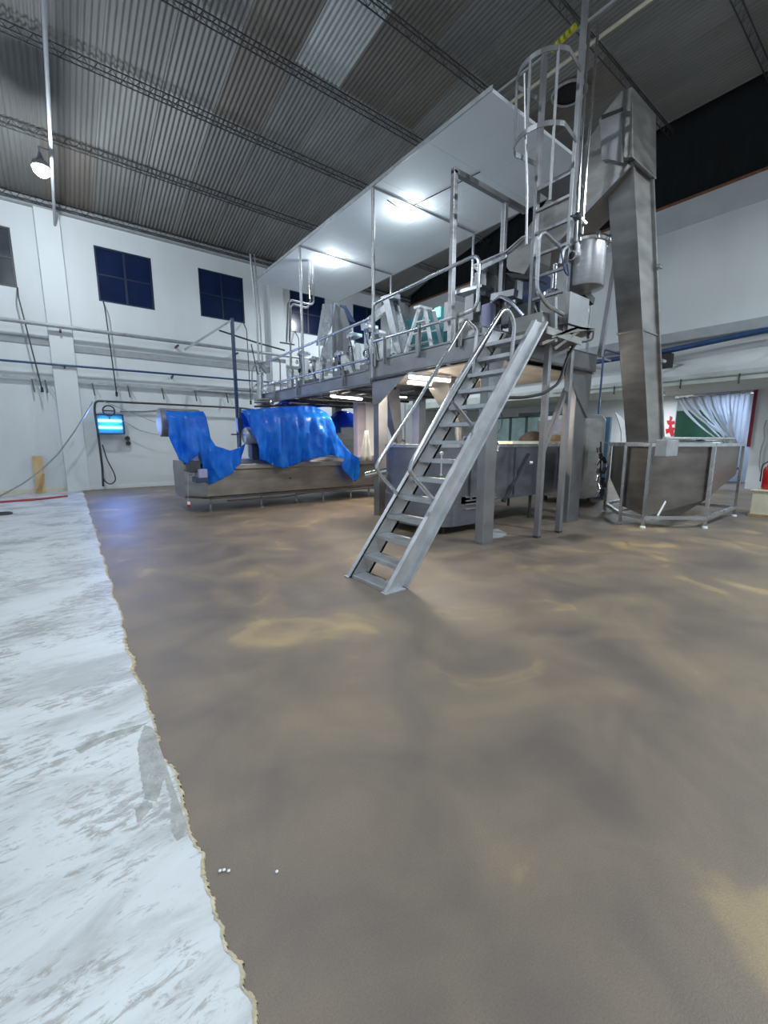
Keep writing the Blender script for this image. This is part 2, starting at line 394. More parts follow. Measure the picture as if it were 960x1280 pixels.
# right wall: white upper band, soffit, recessed lower wall
struct(MB().box((XR,YB,3.35),(XR+.3,YW,7.95)).build('wall_right', 'wall', origin=(XR,0,0)))
struct(MB().box((XR-.03,YB,7.30),(XR,YW,7.95)).build('trim_10', mat('ring_beam_paint',(.56,.60,.63),.6,0,.05,2)))
struct(MB().box((XR-.05,YB,7.95),(XR+.3,YW,8.02)).build('trim_11', 'rust'))
struct(MB().box((XR-.28,YB,4.25),(XR,YW,4.52)).build('trim_12', 'beam_grey', bevel=.02))
struct(MB().box((XR,YB,3.15),(XREC,YW,3.35)).build('ceiling', 'soffit'))
struct(MB().box((XR-.02,YB,3.10),(XR+.18,YW,3.36)).build('trim_13', 'soffit'))
# dark gable infill above the right wall (ribbed)
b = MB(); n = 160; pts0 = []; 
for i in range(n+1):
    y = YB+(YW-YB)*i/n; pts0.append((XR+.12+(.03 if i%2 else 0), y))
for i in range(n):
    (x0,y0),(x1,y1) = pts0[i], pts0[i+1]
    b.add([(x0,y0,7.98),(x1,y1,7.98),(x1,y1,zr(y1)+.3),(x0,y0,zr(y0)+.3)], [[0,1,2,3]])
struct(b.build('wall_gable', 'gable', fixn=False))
# recessed lower wall with the curtain doorway
holes = [(3.64, 5.90, -1, 3.12), (10.2, 12.6, 1.0, 2.9)]
yy = sorted({YB, YW, *[v for h in holes for v in h[:2]]}); zz = sorted({0., 3.35, 3.12, 1.0, 2.9})
b = wall_cells(yy, zz, holes, lambda b,y0,y1,z0,z1: b.box((XREC,y0,z0),(XREC+.25,y1,z1)))
struct(b.build('wall_lower_right', 'wall', origin=(XREC,0,0)))
# other sides of the hall
struct(MB().box((XW-.3,YB,0),(XW,YW+.3,10.4)).build('wall_left', 'wall'))
struct(MB().box((XW,YB-.3,0),(XREC+3.2,YB,8.3)).build('wall_front', 'wall'))
struct(MB().box((XREC+3,YB,0),(XREC+3.2,YW,3.4)).build('wall_corridor', 'wall'))
struct(MB().box((XREC,YB,3.3),(XREC+3,YW,3.4)).build('ceiling', 'soffit'))
# roof: corrugated sheets carried by lattice purlins
ceil = bpy.data.objects.new('ceiling', None); C.objects.link(ceil); ceil.location = (0,0,8.2); struct(ceil)
PY = [16.4,14.0,11.7,9.6,7.6,5.5,3.4,1.3,-.8,-2.9,-5.0,-7.1,-8.8]
SWD = 1.13; NW = 11
def sheet_mesh(L):
    b = MB(); n = NW*6; vs_ = []; ov = .06
    for i in range(n+1):
        x = -SWD/2-.03+(SWD+.06)*i/n; z = .022*math.cos(2*math.pi*i/6)
        vs_ += [(x,-L/2-ov,z),(x,L/2+ov,z)]
    b.add(vs_, [[2*i,2*i+2,2*i+3,2*i+1] for i in range(n)], True)
    me = bpy.data.meshes.new('roof_sheet'); me.from_pydata(b.v, [], b.f); me.polygons.foreach_set('use_smooth', b.sm); return me
for r_ in range(len(PY)-1):
    y1, y0 = PY[r_], PY[r_+1]; ym = (y0+y1)/2; z0, z1 = zr(y0), zr(y1); L_ = math.hypot(y1-y0, z1-z0)
    variants = []
    for mm in ROOF+[M['sky_sheet']]:
        me = sheet_mesh(L_); me.materials.append(mm); variants.append(me)
    for k in range(17):
        x = 5.53+(k-9)*SWD
        vi = random.choices((0,1,2,3),(5,4,2,2))[0]
        if r_ in (3,) and k == 9: vi = 4
        if r_ == 3 and k == 10: vi = 3
        if r_ == 3 and k == 8: vi = 3
        if r_ == 4 and k == 7: vi = 4
        if r_ == 3 and k == 7: vi = 0
        o = bpy.data.objects.new('roof_sheet', variants[vi]); C.objects.link(o); o.parent = ceil
        o.location = (x, ym, (z0+z1)/2-8.2+.12+(.006 if k%2 else 0)); o.rotation_euler = (math.atan2(z1-z0, y1-y0), 0, 0)
        if vi == 4: o['label'] = 'pale translucent roof sheet'
for y in PY[:-1]:
    z = zr(y)+.02; b = MB()
    if y == 16.4: y = 16.15
    b.tube([(XW,y,z+.03),(XR+.1,y,z+.03)], .014, 5); b.tube([(XW,y-.07,z-.14),(XR+.1,y-.07,z-.14)], .014, 5); b.tube([(XW,y+.07,z-.14),(XR+.1,y+.07,z-.14)], .014, 5)
    x = XW; k = 0
    while x < XR:
        s_ = -1 if k%2 else 1
        b.bar((x,y,z+.03),(x+.13,y+s_*.07,z-.14),.010,.010); b.bar((x+.13,y+s_*.07,z-.14),(x+.26,y,z+.03),.010,.010)
        b.bar((x+.13,y-.07,z-.14),(x+.39,y+.07,z-.14),.008,.008)
        x += .26; k += 1
    b.build('purlin', 'dark', ceil, fixn=False)
# truss tie bars
for (pa, pb, r_, mm, lab) in (((.62,16.3,7.62),(.36,-2,8.35),.034,'beam_grey','pale round tie bar'),((7.62,16.2,8.0),(7.75,-6,8.05),.03,'cream','pale thin tie bar'),((7.25,16.2,8.0),(7.25,-6,8.0),.022,'galv','thin grey tie bar')):
    MB().tube([pa,pb], r_, 8).build('tie_bar', mm, ceil, label=lab)
pa = AZ(8.0,690,62); pb = AZ(8.0,722,30); b = MB()
hz = MB()
for i in range(5):
    a, c = i/5, (i+.6)/5; hz.tube([pa.lerp(pb,a), pa.lerp(pb,c)], .05, 6)
hz.build('warning_band', 'yellow', ceil, label='yellow warning stripes on a roof bar')
# roof ventilator
o_ = Vector((10.8,6.57,zr(6.57)+.07)); b = MB().lathe(o_, [(.38,0),(.34,-.03),(.34,.06),(0,.06)], 28); b.build('roof_vent', 'hole', ceil, label='dark round roof vent opening')
MB().torus(o_+Vector((0,0,-.01)), .39, .035, 28).build('vent_ring', 'galv', ceil)

# ================================================================== LAMPS
def area_light(loc, size, power, col, rot=(0,0,0), sizey=None, parent=None, kind='AREA'):
    l = bpy.data.lights.new('lamp_light', kind)
    l.energy = power; l.color = col
    if kind == 'AREA':
        l.size = size
        if sizey: l.shape = 'RECTANGLE'; l.size_y = sizey
        else: l.shape = 'DISK'
    else: l.shadow_soft_size = size
    o = bpy.data.objects.new('lamp_light', l); C.objects.link(o); o.rotation_euler = rot
    if parent is not None: o.parent = parent; o.location = Vector(loc)-parent.location
    else: o.location = loc
    return o
def high_bay(loc, label, power=HB_POWER, r=.17, up=.1, kind='AREA'):
    loc = Vector(loc); t = root('high_bay_lamp', loc, label, 'lamp', 'high bay lamps under the roof')
    hs = MB().lathe(loc, [(r,.0),(r*1.05,.02),(r*.9,.10),(r*.45,.16),(.05,.22),(.03,.30)], 20)  .build('housing', 'galv', t)
    MB().lathe(loc, [(0,-.16),(r*.5,-.15),(r*.85,-.09),(r*.98,.003)], 20).build('lens', 'led', hs)
    MB().tube([loc+Vector((0,0,.29)), loc+Vector((0,0,.29+up))], .015, 6).build('hanger', 'galv', t)
    l = area_light(loc+Vector((0,0,-.20)), .26 if kind == 'AREA' else .12, power, COOL, kind=kind, parent=t)
    if kind == 'POINT': l.location = (0,0,-.34)
    return t
high_bay((.36,12.6,7.36), 'bright round lamp hanging from the pale tie bar at left', 300, up=.14, kind='POINT')
MB().bar((.34,12.6,7.765),(.60,12.6,7.765),.03,.03).build('clamp','galv',[o for o in C.objects if o.name == 'high_bay_lamp'][0])
high_bay((.3,4.6,7.8), 'high lamp on the left tie bar, out of frame overhead', 165, up=.4)
high_bay((.3,-3.5,7.8), 'high lamp on the left tie bar behind the viewer', 270, up=.4)
high_bay((7.6,-2.2,7.6), 'high lamp on the right tie bar behind the viewer', 400, up=.35)
high_bay((9.6,12.9,7.3), 'added fill lamp in the far corner hidden above the white ceiling panel', 280, up=1.5)  # added unseen lamp, brightens the walls and floor behind the platform
high_bay((12.2,-3.0,7.6), 'high lamp close to the right wall, out of frame', 260, up=1.9)

# ================================================================== WALL SERVICES
def tube_thing(name, pts, r, mm, label, cat, group=None, bend=.06, n=8):
    return tag(MB().tube(pts, r, n, bend).build(name, mm), label, cat, group)
Y1 = YW
# grey conduit run in front of the wall, on brackets
t = root('wall_conduit', (4,Y1-.45,4.82), 'long grey conduit run along the window wall under the windows', 'pipe')
MB().tube([(XW+.1,Y1-.45,4.80),(7.0,Y1-.45,4.84),(13.4,Y1-.45,4.84)], .055, 8).build('pipe', 'galv', t)
for x in (-3,.45,3.6,5.6,8.6,11.6): MB().bar((x,Y1-.45,4.72),(x,Y1-(.22 if x == .45 else 0),4.72),.05,.05).build('bracket', 'dark', t)
t = root('blue_air_pipe', (4,Y1-.3,3.78), 'thin dark blue pipe along the window wall, below the grey conduit', 'pipe')
MB().tube([(XW+.1,Y1-.30,3.72),(13.8,Y1-.30,3.86)], .032, 8).build('pipe', 'blue_pipe', t)
for x in (-2,.45,3.4,6.4,9.4): MB().bar((x,Y1-.30,3.74),(x,Y1-(.22 if x == .45 else .002),3.70),.04,.06).build('bracket', 'dark', t)
t = root('hook_rail', (4,Y1-.15,3.34), 'grey rail with hanging hooks low on the window wall', 'rail')
MB().box((XW+.1,Y1-.16,3.32),(.16,Y1-.10,3.40)).build('rail', 'galv', t); MB().box((.74,Y1-.16,3.32),(7.0,Y1-.10,3.40)).build('rail', 'galv', t)
for x in (-.35,-.05,1.1,2.05,3.05,4.1,5.2):
    MB().bar((x,Y1-.13,3.34),(x+.03,Y1-.20,2.95),.05,.03).build('hook', 'dark', t)
    MB().bar((x,Y1-.13,3.34),(x+.20,Y1-.14,2.90),.015,.015).build('hook', 'galv', t)
for i,(xa,za,xb,zb) in enumerate(((-.40,5.8,-.14,3.02),(1.62,5.83,1.70,3.02),(6.0,5.9,6.02,3.0),(8.1,5.9,8.1,3.4))):
    r_ = root('window_rod', (xb,Y1-.30,zb), ('thin dark window rod hanging left of the first pilaster','thin dark window rod below the second window, above the blue light','thin dark window rod beside the standing post','thin dark window rod near the platform end')[i], 'rod', 'window opening rods')
    MB().tube([(xa,Y1-.05,za),(xa,Y1-.36,za-.3),(xb,Y1-.36,zb)], .018, 6, .08).build('rod', 'dark', r_)
    MB().tube([(xb,Y1-.36,zb+.06),(xb,Y1-.36,zb-.08)], .035, 6).build('handle', 'black', r_)
# dark pipe from the fly lamp to the machine, dropping down the wall
A = [AY(16.1,x,y) for x,y in ((129,608),(128,585),(123,545),(118,512),(119,501),(240,507),(300,510),(325,513))]
tube_thing('dark_service_pipe', A, .032, 'dark', 'dark pipe from the wall lamp towards the blue covered machine', 'pipe', bend=.12)
tube_thing('dark_upper_pipe', [AY(16.33,x,y) for x,y in ((245,487),(262,487),(322,490))], .032, 'dark', 'short dark pipe on the wall ending at the standing pipes', 'pipe')
tube_thing('thin_grey_rod', [AY(16.37,x,y) for x,y in ((150,514),(180,514),(205,512),(240,513))], .02, 'galv', 'thin grey rod from the blue wall lamp to the right', 'rod')
def sag(p, q, d, n=12):
    p, q = Vector(p), Vector(q); return [p.lerp(q, i/n)-Vector((0,0,d*4*(i/n)*(1-i/n))) for i in range(n+1)]
p = [AY(15.7,x,y) for x,y in ((116,502),(108,516),(92,541),(72,568),(50,589),(28,605),(0,620),(-40,640))]
tube_thing('slack_cable', p, .020, 'galv', 'slack grey cable drooping from the wall pipe down to the left floor', 'cable')
tube_thing('looped_cable', [AY(15.9,x,y) for x,y in ((128,556),(134,575),(143,592),(145,601),(138,606),(131,602),(128,594))], .018, 'dark', 'looped thin cable hanging under the blue wall lamp', 'cable', bend=.1)
tube_thing('wall_cable', [AY(16.0,x,y) for x,y in ((130,502),(160,514),(192,527),(215,533))], .012, 'galv', 'upper thin cable from the wall lamp to the covered drum', 'cable')
tube_thing('wall_cable', [AY(16.0,x,y) for x,y in ((152,525),(175,538),(195,543),(215,546))], .012, 'galv', 'lower thin cable from the wall lamp to the covered drum', 'cable')
# insect killer
t = root('insect_killer', AY(16.1,138,541), 'blue glowing insect killer with two tubes on the window wall', 'wall lamp')
p0 = AY(16.1,122,542); p1 = AY(16.1,153,519)
MB().box((p0.x,16.12,p0.z),(p1.x,16.28,p1.z)).build('body', 'uv_plate', t, .01)
b = MB()
for z in (p0.z, p1.z): b.box((p0.x,16.02,z-.02),(p1.x,16.12,z+.02))
for x in (p0.x, p1.x): b.box((x-.02,16.02,p0.z),(x+.02,16.12,p1.z))
b.build('frame', 'blue_pipe', t)
for k in (.33,.68):
    z = p0.z+(p1.z-p0.z)*k; MB().tube([(p0.x+.05,16.07,z),(p1.x-.05,16.07,z)], .038, 10).build('tube', 'uv', t)
area_light((1.46,15.95,2.06), .5, 45, (.20,.32,1.0), (R(-90),0,0), .3, t)
t = root('ring_sign', AY(16.1,136,523), 'small dark ring standing above the glowing insect killer', 'ring')
c_ = AY(16.1,136,513.5); MB().torus(c_, .16, .022, 20, 'Y').build('ring', 'dark_blue', t); MB().bar(c_-Vector((.14,0,0)),c_+Vector((.14,0,0)),.02,.04).build('crossbar', 'dark', t)
MB().bar(c_-Vector((0,-.02,.16)),c_-Vector((0,-.02,.26)),.02,.03).build('bracket','dark',t)
t = root('pull_switch', AY(16.3,160,556), 'two small round dark switches on the wall right of the insect killer', 'switch')
for x,y in ((159,548),(160,554)): MB().lathe(AY(16.38,x,y)-Vector((0,0,0)), [(.07,-.10),(.07,0)], 14, 'Y').build('switch_knob', 'dark', t)
MB().tube([AY(16.33,159,544),AY(16.33,162,560)], .012, 6).build('wire', 'galv', t)
# timber leaning on the wall, offcut, hose
t = root('timber_board', AY(16.2,48,622), 'pale timber board standing against the wall by the left pilaster', 'board')
p_ = AY(16.2,50,600); MB().ngon([(p_.x-.12,16.12,.0),(p_.x+.10,16.12,.0),(p_.x+.12,16.34,1.10),(p_.x-.12,16.34,1.10)],(0,-.035,0)).build('board', 'wood', t)
q0 = AY(15.95,48,622); q0.z = .02; tag(MB().ngon([q0+Vector((-.05,0,0)),q0+Vector((.08,0,0)),AY(16.10,56,592)+Vector((0,0,0)),AY(16.10,53,592)],(0,-.035,0)).build('timber_offcut', 'wood_dark'), 'short darker offcut leaning against the pale timber board', 'board')
hp = [AZ(.035,x,y) for x,y in ((-60,632),(0,627.5),(25,625.5),(50,623.8),(84,620))]
tube_thing('red_hose', hp, .028, 'red_hose', 'thin red hose lying on the white floor along the wall', 'hose')
c_ = AZ(.03,2,642); tag(MB().torus(c_, .16, .02, 20).build('wire_ring', 'dark'), 'dark wire ring lying on the white floor at the left edge', 'ring')
# right wall: blue pipe, black bracket box, services
t = root('blue_wall_pipe', (XR-.35,6,4.1), 'thick blue pipe along the right wall under the grey beam', 'pipe')
MB().tube([(XR-.42,YB+.5,4.2),(XR-.42,2.9,4.16),(XR-.42,4.9,4.02),(XR-.42,12.6,3.98)], .075, 10, .4).build('pipe', 'blue_pipe', t)
for y in (0,2.2,7.3,10): MB().bar((XR-.42,y,4.05),(XR,y,4.05),.04,.05).build('bracket', 'dark', t)
c_ = AX(XR-.45,832,452); t = root('black_floodlight', c_, 'black switched-off floodlight box beneath the blue pipe', 'floodlight')
MB().box((c_.x-.12,c_.y-.16,c_.z-.18),(c_.x+.1,c_.y+.16,c_.z+.2)).build('housing', 'black', t, .01); MB().bar(c_+Vector((0,0,.2)), c_+Vector((.05,0,.26)), .05,.05).build('bracket','dark',t)
MB().bar(c_+Vector((.1,-.1,-.05)), c_+Vector((.45,-.3,-.05)), .04,.04).build('arm','galv',t)
for k,(a,c) in enumerate((((755,437),(748,518)),((741,445),(732,512)))):
    pa, pb = AX(12.6,*a), AX(12.6,*c)
    tube_thing('thin_drop_pipe', [pa+Vector((1.1,0,.0)), pa, pb], .028, 'blue_pipe' if k == 0 else 'white_plastic', ('thin blue drop pipe right of the big column','thin white drop pipe beside the blue one')[k], 'pipe', bend=.15)
t = root('soffit_hooks', AX(XR-.05,846,480), 'line of small hooks under the right soffit', 'hook rail')
MB().bar((XR-.06,1.5,3.24),(XR-.06,8.5,3.24),.03,.03).build('rail','galv',t)
for y in (2.2,3.3,4.6,5.4,6.4): MB().bar((XR-.07,y,3.26),(XR-.07,y,3.0),.03,.03).build('hook','dark',t)

# strip curtain doorway
t = root('strip_curtain', (XREC,5.2,0), 'wind swept clear plastic strip curtain across the right doorway', 'curtain')
MB().box((XREC-.09,3.72,3.06),(XREC-.03,5.90,3.14)).build('top_rail', 'steel_light', t)
NS = 16
for i in range(NS):
    y0 = 5.78-i*.128; k = i/(NS-1)
    sw = 1.75*max(0, 1-k/.85)**.8*(1 if i%3 else .80); ln = 1.70
    va = []; NN = 14
    for j in range(NN+1):
        u = j/NN; dy = -sw*(u**1.35); z = 3.08-ln*u*(1-.06*sw*u); wv = .075*(1-u*(.66 if k < .65 else .30))
        x = XREC-.06-.05*(i%2)-.10*math.sin(u*3+i)*u
        va += [(x,max(3.78,y0+dy-wv),z),(x+.012*math.sin(i*3+j),max(3.80,y0+dy+wv),z)]
    b = MB().add(va, [[2*j,2*j+1,2*j+3,2*j+2] for j in range(NN)], True); o = b.build('strip', 'strip', t, fixn=False)
    sm = o.modifiers.new('thick', 'SOLIDIFY'); sm.thickness = .004
struct(MB().box((XREC-.06,3.64,1.36),(XREC+.04,3.72,3.20)).build('trim_14', 'frame_red'))
struct(MB().box((XREC-.04,3.62,3.12),(XREC+.04,5.90,3.17)).build('trim_15', 'frame_red'))
t = root('green_board', (19.2,5.6,0), 'dark green board standing in the room behind the strip curtain', 'board')
MB().box((19.2,4.55,0),(19.26,7.4,2.7)).build('sheet', 'green', t)
MB().box((19.17,4.55,.55),(19.2,7.4,.62)).build('stripe', 'white_paint', t)

t = root('doorway_tube_lamp', (18.6,4.2,3.1), 'pale blue lamp on the ceiling behind the strip curtain', 'lamp')
MB().box((18.5,3.6,3.2),(18.7,4.8,3.29)).build('housing','white_paint',t); MB().tube([(18.6,3.65,3.16),(18.6,4.75,3.16)],.03,8).build('tube','tube_cool',t); area_light((18.6,4.2,3.1), .9, 60, (.50,.66,1.0), (0,0,R(90)), .15, t)
for k,(x_,y_,pw) in enumerate(((16.2,-1.2,60),(18.7,7.9,55),(16.2,6.3,70))):  # invented tube lamps, added to brighten the recessed wall and doorway
    t = root('soffit_fill_lamp', (x_,y_,3.1), ('added fill lamp under the soffit beyond the right frame edge','added fill lamp in the room left of the strip curtain','added fill lamp under the soffit hidden behind the leaning elevator')[k], 'lamp', 'added fill lamps around the soffit'); zc = 3.14 if x_ < 17 else 3.29
    MB().box((x_-.1,y_-.6,zc-.08),(x_+.1,y_+.6,zc)).build('housing','white_paint',t); MB().tube([(x_,y_-.55,zc-.11),(x_,y_+.55,zc-.11)],.03,8).build('tube','tube_cool',t); area_light((x_,y_,zc-.16), 1.1, pw, COOL, (0,0,R(90)), .15, t)
# red emblem on white plate beside the curtain
c_ = AX(XREC-.12,835,533); t = root('red_emblem_sign', c_, 'white plate with a red flame shaped emblem left of the strip curtain', 'sign')
MB().box((XREC-.06,c_.y-.18,c_.z-.55),(XREC-.02,c_.y+.42,c_.z+.95)).build('plate','white_paint',t)
em = [(-.20,-.30),(-.04,-.24),(.06,-.40),(.24,-.36),(.16,-.20),(.26,-.06),(.08,-.04),(.04,.06),(.20,.10),(.16,.22),(.0,.20),(.04,.36),(-.10,.42),(-.10,.24),(-.24,.24),(-.18,.10),(-.08,.04),(-.10,-.08),(-.24,-.10)]
MB().ngon([(XREC-.075,c_.y-a*.9,c_.z+z*.9) for a,z in [(a_*.7+.08,z_) for a_,z_ in em]], (.012,0,0)).build('emblem','red',t)
# right edge: extinguisher on stand, wires
c_ = Vector((11.5,1.90,0)); t = root('cream_stand', c_, 'low cream stand under the red extinguisher at the right edge', 'stand')
MB().box((11.25,1.62,.03),(11.75,2.16,.52)).build('body','cream',t,.01); MB().box((11.22,1.59,0),(11.78,2.19,.05)).build('plinth','wood_dark',t); MB().box((11.22,1.59,.52),(11.78,2.19,.55)).build('lid','cream',t)
c_ = Vector((11.48,1.96,.55)); t = root('fire_extinguisher', c_, 'red fire extinguisher on the cream stand at the right edge', 'fire extinguisher')
MB().lathe(c_, [(.105,.0),(.125,.03),(.125,.40),(.09,.48),(.035,.52),(.035,.55)], 20).build('cylinder','red',t); MB().box(c_+Vector((-.03,-.08,.55)),c_+Vector((.03,.06,.60))).build('valve','black',t)
MB().tube([c_+Vector((0,.06,.57)),c_+Vector((0,.15,.5)),c_+Vector((0,.15,.15))],.012,6,.05).build('hose','black',t)
c_ = AX(XREC-.1,956,530); tag(MB().tube([AX(XREC-.05,x,y) for x,y in ((958,525),(955,535),(956,548),(951,562),(949,580),(951,590))],.02,6,.1).build('hanging_wire','galv'),'thin grey wire hanging on the wall above the extinguisher','wire')

# ================================================================== PLATFORM
PX0, PX1 = 5.1, 7.9
t = root('work_platform', (6.3,7.5,0), 'raised stainless steel work platform on square columns', 'platform'); plat = t
def hollow_col(x0,y0,x1,y1,z1): return MB().box((x0,y0,.015),(x1,y1,z1))
for (x0,y0,x1,y1) in ((5.17,6.86,5.40,7.04),(4.85,3.90,5.10,4.05),(7.5,4.05,7.9,4.3),(5.1,12.6,5.35,12.85),(7.65,8.4,7.9,8.65),(7.65,12.6,7.9,12.85)):
    MB().box((x0,y0,.012),(x1,y1,2.80)).build('column','steel_grey',t,.012)
    MB().box((x0,y0,0),(x1,y1,.014)).build('base_plate','steel_grey',t)
# main side beams (C sections) and end beams
def cbeam(p, q, h, name='beam', mm='steel_grey', side=(1,0,0)):
    p, q = Vector(p), Vector(q); s_ = Vector(side)*.07; b = MB(); b.bar(p,q,.02,h)
    b.bar(p+s_/2+Vector((0,0,h/2)), q+s_/2+Vector((0,0,h/2)), .09,.02); b.bar(p+s_/2-Vector((0,0,h/2)), q+s_/2-Vector((0,0,h/2)), .09,.02)
    return b.build(name, mm, t)
cbeam((5.1,4.0,2.90),(5.1,7.06,2.90),.30); cbeam((5.12,7.06,2.79),(5.12,12.9,2.79),.25)
cbeam((7.9,4.0,2.90),(7.9,7.2,2.90),.30); cbeam((7.9,7.2,2.78),(7.9,12.9,2.78),.26)
cbeam((4.72,3.94,2.91),(7.9,3.94,2.91),.28, side=(0,1,0))
MB().box((5.08,4.02,3.05),(7.92,7.2,3.08)).build('deck','steel_grey',t); MB().box((5.1,7.2,2.92),(7.92,12.9,2.95)).build('deck','steel_grey',t)
for y in (5.2,6.2): MB().bar((5.15,y,2.78),(7.88,y,2.78),.08,.10).build('cross_beam','steel_grey',t)
for y in (8.2,9.4,10.6,11.8): MB().bar((5.15,y,2.72),(7.88,y,2.72),.08,.10).build('cross_beam','steel_grey',t)
MB().box((5.15,4.1,2.70),(7.88,7.0,2.72)).build('soffit_sheet', mat('beige_underdeck',(.62,.55,.47),.5,.1,.2,2), t, label='brownish sheet under the deck')
# gusset plates at columns
MB().ngon([(5.15,5.9,2.77),(5.15,7.05,2.77),(5.15,7.05,2.25),(5.15,6.86,2.25)],(.02,0,0)).build('gusset','steel_grey',t)
MB().ngon([(4.72,3.92,2.78),(5.25,3.92,2.78),(5.10,3.92,2.38),(4.85,3.92,2.38)],(0,.02,0)).build('gusset','steel_grey',t)
MB().ngon([(7.1,4.02,2.75),(7.95,4.02,2.75),(7.9,4.02,1.95),(7.5,4.02,2.3)],(0,.03,0)).build('gusset','steel_grey',t)
b = MB(); [b.box((5.05,y,2.95),(5.07,y+.06,3.30)) for y in (4.6,5.6,6.8)]; b.build('rail_bracket','steel_grey',t)
for k in range(7): MB().tube([(5.2,7.9+.62*k,2.60-.02*(k%2)),(7.8,7.75+.62*k,2.60)],.03,8).build('service_pipe','steel_light' if k%2 else 'dark',t)
for k in range(3): MB().tube([(5.5+.5*k,7.3,2.66),(5.55+.5*k,12.7,2.66)],.025,8).build('service_pipe','steel_grey',t)
# ladder landing extension with its two legs and brace
MB().ngon([(5.25,3.3,2.97),(6.25,3.36,2.97),(6.7,3.92,2.97),(5.25,3.92,2.97)],(0,0,.04)).build('landing_plate','steel_hopper',t)
MB().bar((5.25,3.3,2.955),(6.25,3.36,2.955),.02,.09).build('landing_edge','steel_warm',t)
for (x,y) in ((5.95,3.70),(6.58,3.70)): MB().box((x-.04,y-.04,.0),(x+.04,y+.04,2.93)).build('leg','steel_grey',t); MB().box((x-.045,y-.045,0),(x+.045,y+.045,.03)).build('foot','dark',t)
MB().bar((5.95,3.70,1.35),(6.60,3.74,2.35),.07,.07).build('brace','steel_grey',t)
# guard rails
def rail(pts, r=.026, mm='steel_light', bend=.10): return MB().tube(pts, r, 10, bend).build('guard_rail', mm, t)
rail([(5.06,12.6,2.95),(5.06,12.6,3.78),(5.06,7.0,3.86)]); rail([(5.06,12.4,3.15),(5.06,7.05,3.13)], .028)
for y in (8.0,10.2,11.6): MB().bar((5.06,y,2.7),(5.06,y,3.15),.03,.05).build('stanchion','steel_grey',t)
rail([(5.06,6.9,3.14),(5.06,6.9,4.10),(5.06,4.32,4.16),(5.06,4.32,3.42),(5.06,4.9,3.40),(5.06,6.9,3.42)],.026,'steel_light',.16)
for y in (6.5,5.55,4.7): MB().bar((5.04,y,2.95),(5.04,y,3.44),.02,.06).build('stanchion','steel_grey',t)
MB().bar((5.06,6.9,2.75),(5.06,6.9,3.2),.05,.05).build('stanchion','steel_light',t)
rail([(7.85,12.6,3.95),(7.85,4.1,4.05)]); rail([(7.85,12.6,3.5),(7.85,4.1,3.55)])
for y in (4.1,6.2,8.3,10.4,12.6): MB().tube([(7.85,y,2.95),(7.85,y,4.02)],.024,8).build('stanchion','steel_light',t)
for y in (11.8,9.0): MB().tube([(5.06,y,2.9),(5.06,y,3.83)],.018,8).build('stanchion','steel_light',t)

# goalpost frames carrying the white ceiling panel
for i,(y,lab) in enumerate(((7.0,'thin goalpost frame under the middle of the white ceiling panel'),(10.0,'thin goalpost frame near the far end of the ceiling panel'))):
    g = root('goalpost_frame', (6.5,y,2.95), lab, 'frame', 'goalpost frames of the ceiling panel')
    MB().tube([(5.15,y,2.95),(5.15,y,6.16)],.034,10).build('post','steel',g); MB().tube([(7.98,y,2.95),(7.98,y,6.16)],.034,10).build('post','steel_light',g)
    MB().tube([(5.13,y,6.18),(8.0,y,6.18)],.018,8).build('crossbar','steel_grey',g)
g = root('heavy_frame', (6,4.93,3.08), 'thicker lower square tube frame nearest the caged ladder', 'frame')
MB().box((5.11,4.89,2.72),(5.19,4.97,5.52)).build('post','steel',g,.006); MB().box((6.34,4.89,3.08),(6.42,4.97,5.46)).build('post','steel',g,.006)
MB().box((5.11,4.89,5.47),(6.95,4.97,5.55)).build('crossbar','steel_grey',g,.006)
# suspended white panel
g = root('ceiling_panel', (6.6,8.7,6.2), 'suspended flat white ceiling panel over the work platform', 'ceiling panel')
for i in range(7):
    y0 = 4.3+i*(12.95-4.3)/7; y1 = y0+(12.95-4.3)/7-.004
    MB().box((5.16,y0,6.205),(6.63,y1,6.255)).build('panel','panel',g); MB().box((6.635,y0,6.205),(8.08,y1,6.255)).build('panel','panel',g)
MB().box((5.14,4.27,6.195),(5.16,12.97,6.26)).build('edge_trim','galv',g); MB().box((8.08,4.27,6.195),(8.10,12.97,6.26)).build('edge_trim','galv',g)
for (x,y,p,lab) in ((6.30,10.5,SMALL,'small bright bulb under the far half of the ceiling panel'),(6.33,7.35,SMALL,'small bright bulb under the near half of the ceiling panel')):
    q = AZ(6.13, *( (414,328) if y > 9 else (511,266)))
    g = root('panel_bulb', (q.x,q.y,6.205), lab, 'lamp', 'small bulbs under the ceiling panel')
    MB().lathe((q.x,q.y,6.205), [(.05,0),(.05,-.035)], 14).build('holder','white_plastic',g)
    MB().lathe((q.x,q.y,6.17), [(.03,0),(.075,-.03),(.085,-.07),(.05,-.12),(0,-.135)], 14).build('bulb','led_small',g)
    area_light((q.x,q.y,5.93), .10, p, COOL, kind='POINT', parent=g)
tube_thing('panel_wire', [AZ(6.18,x,y) for x,y in ((484,250),(495,258),(505,263),(600,215))], .009, 'dark', 'thin wire feeding the near bulb under the ceiling panel', 'wire')

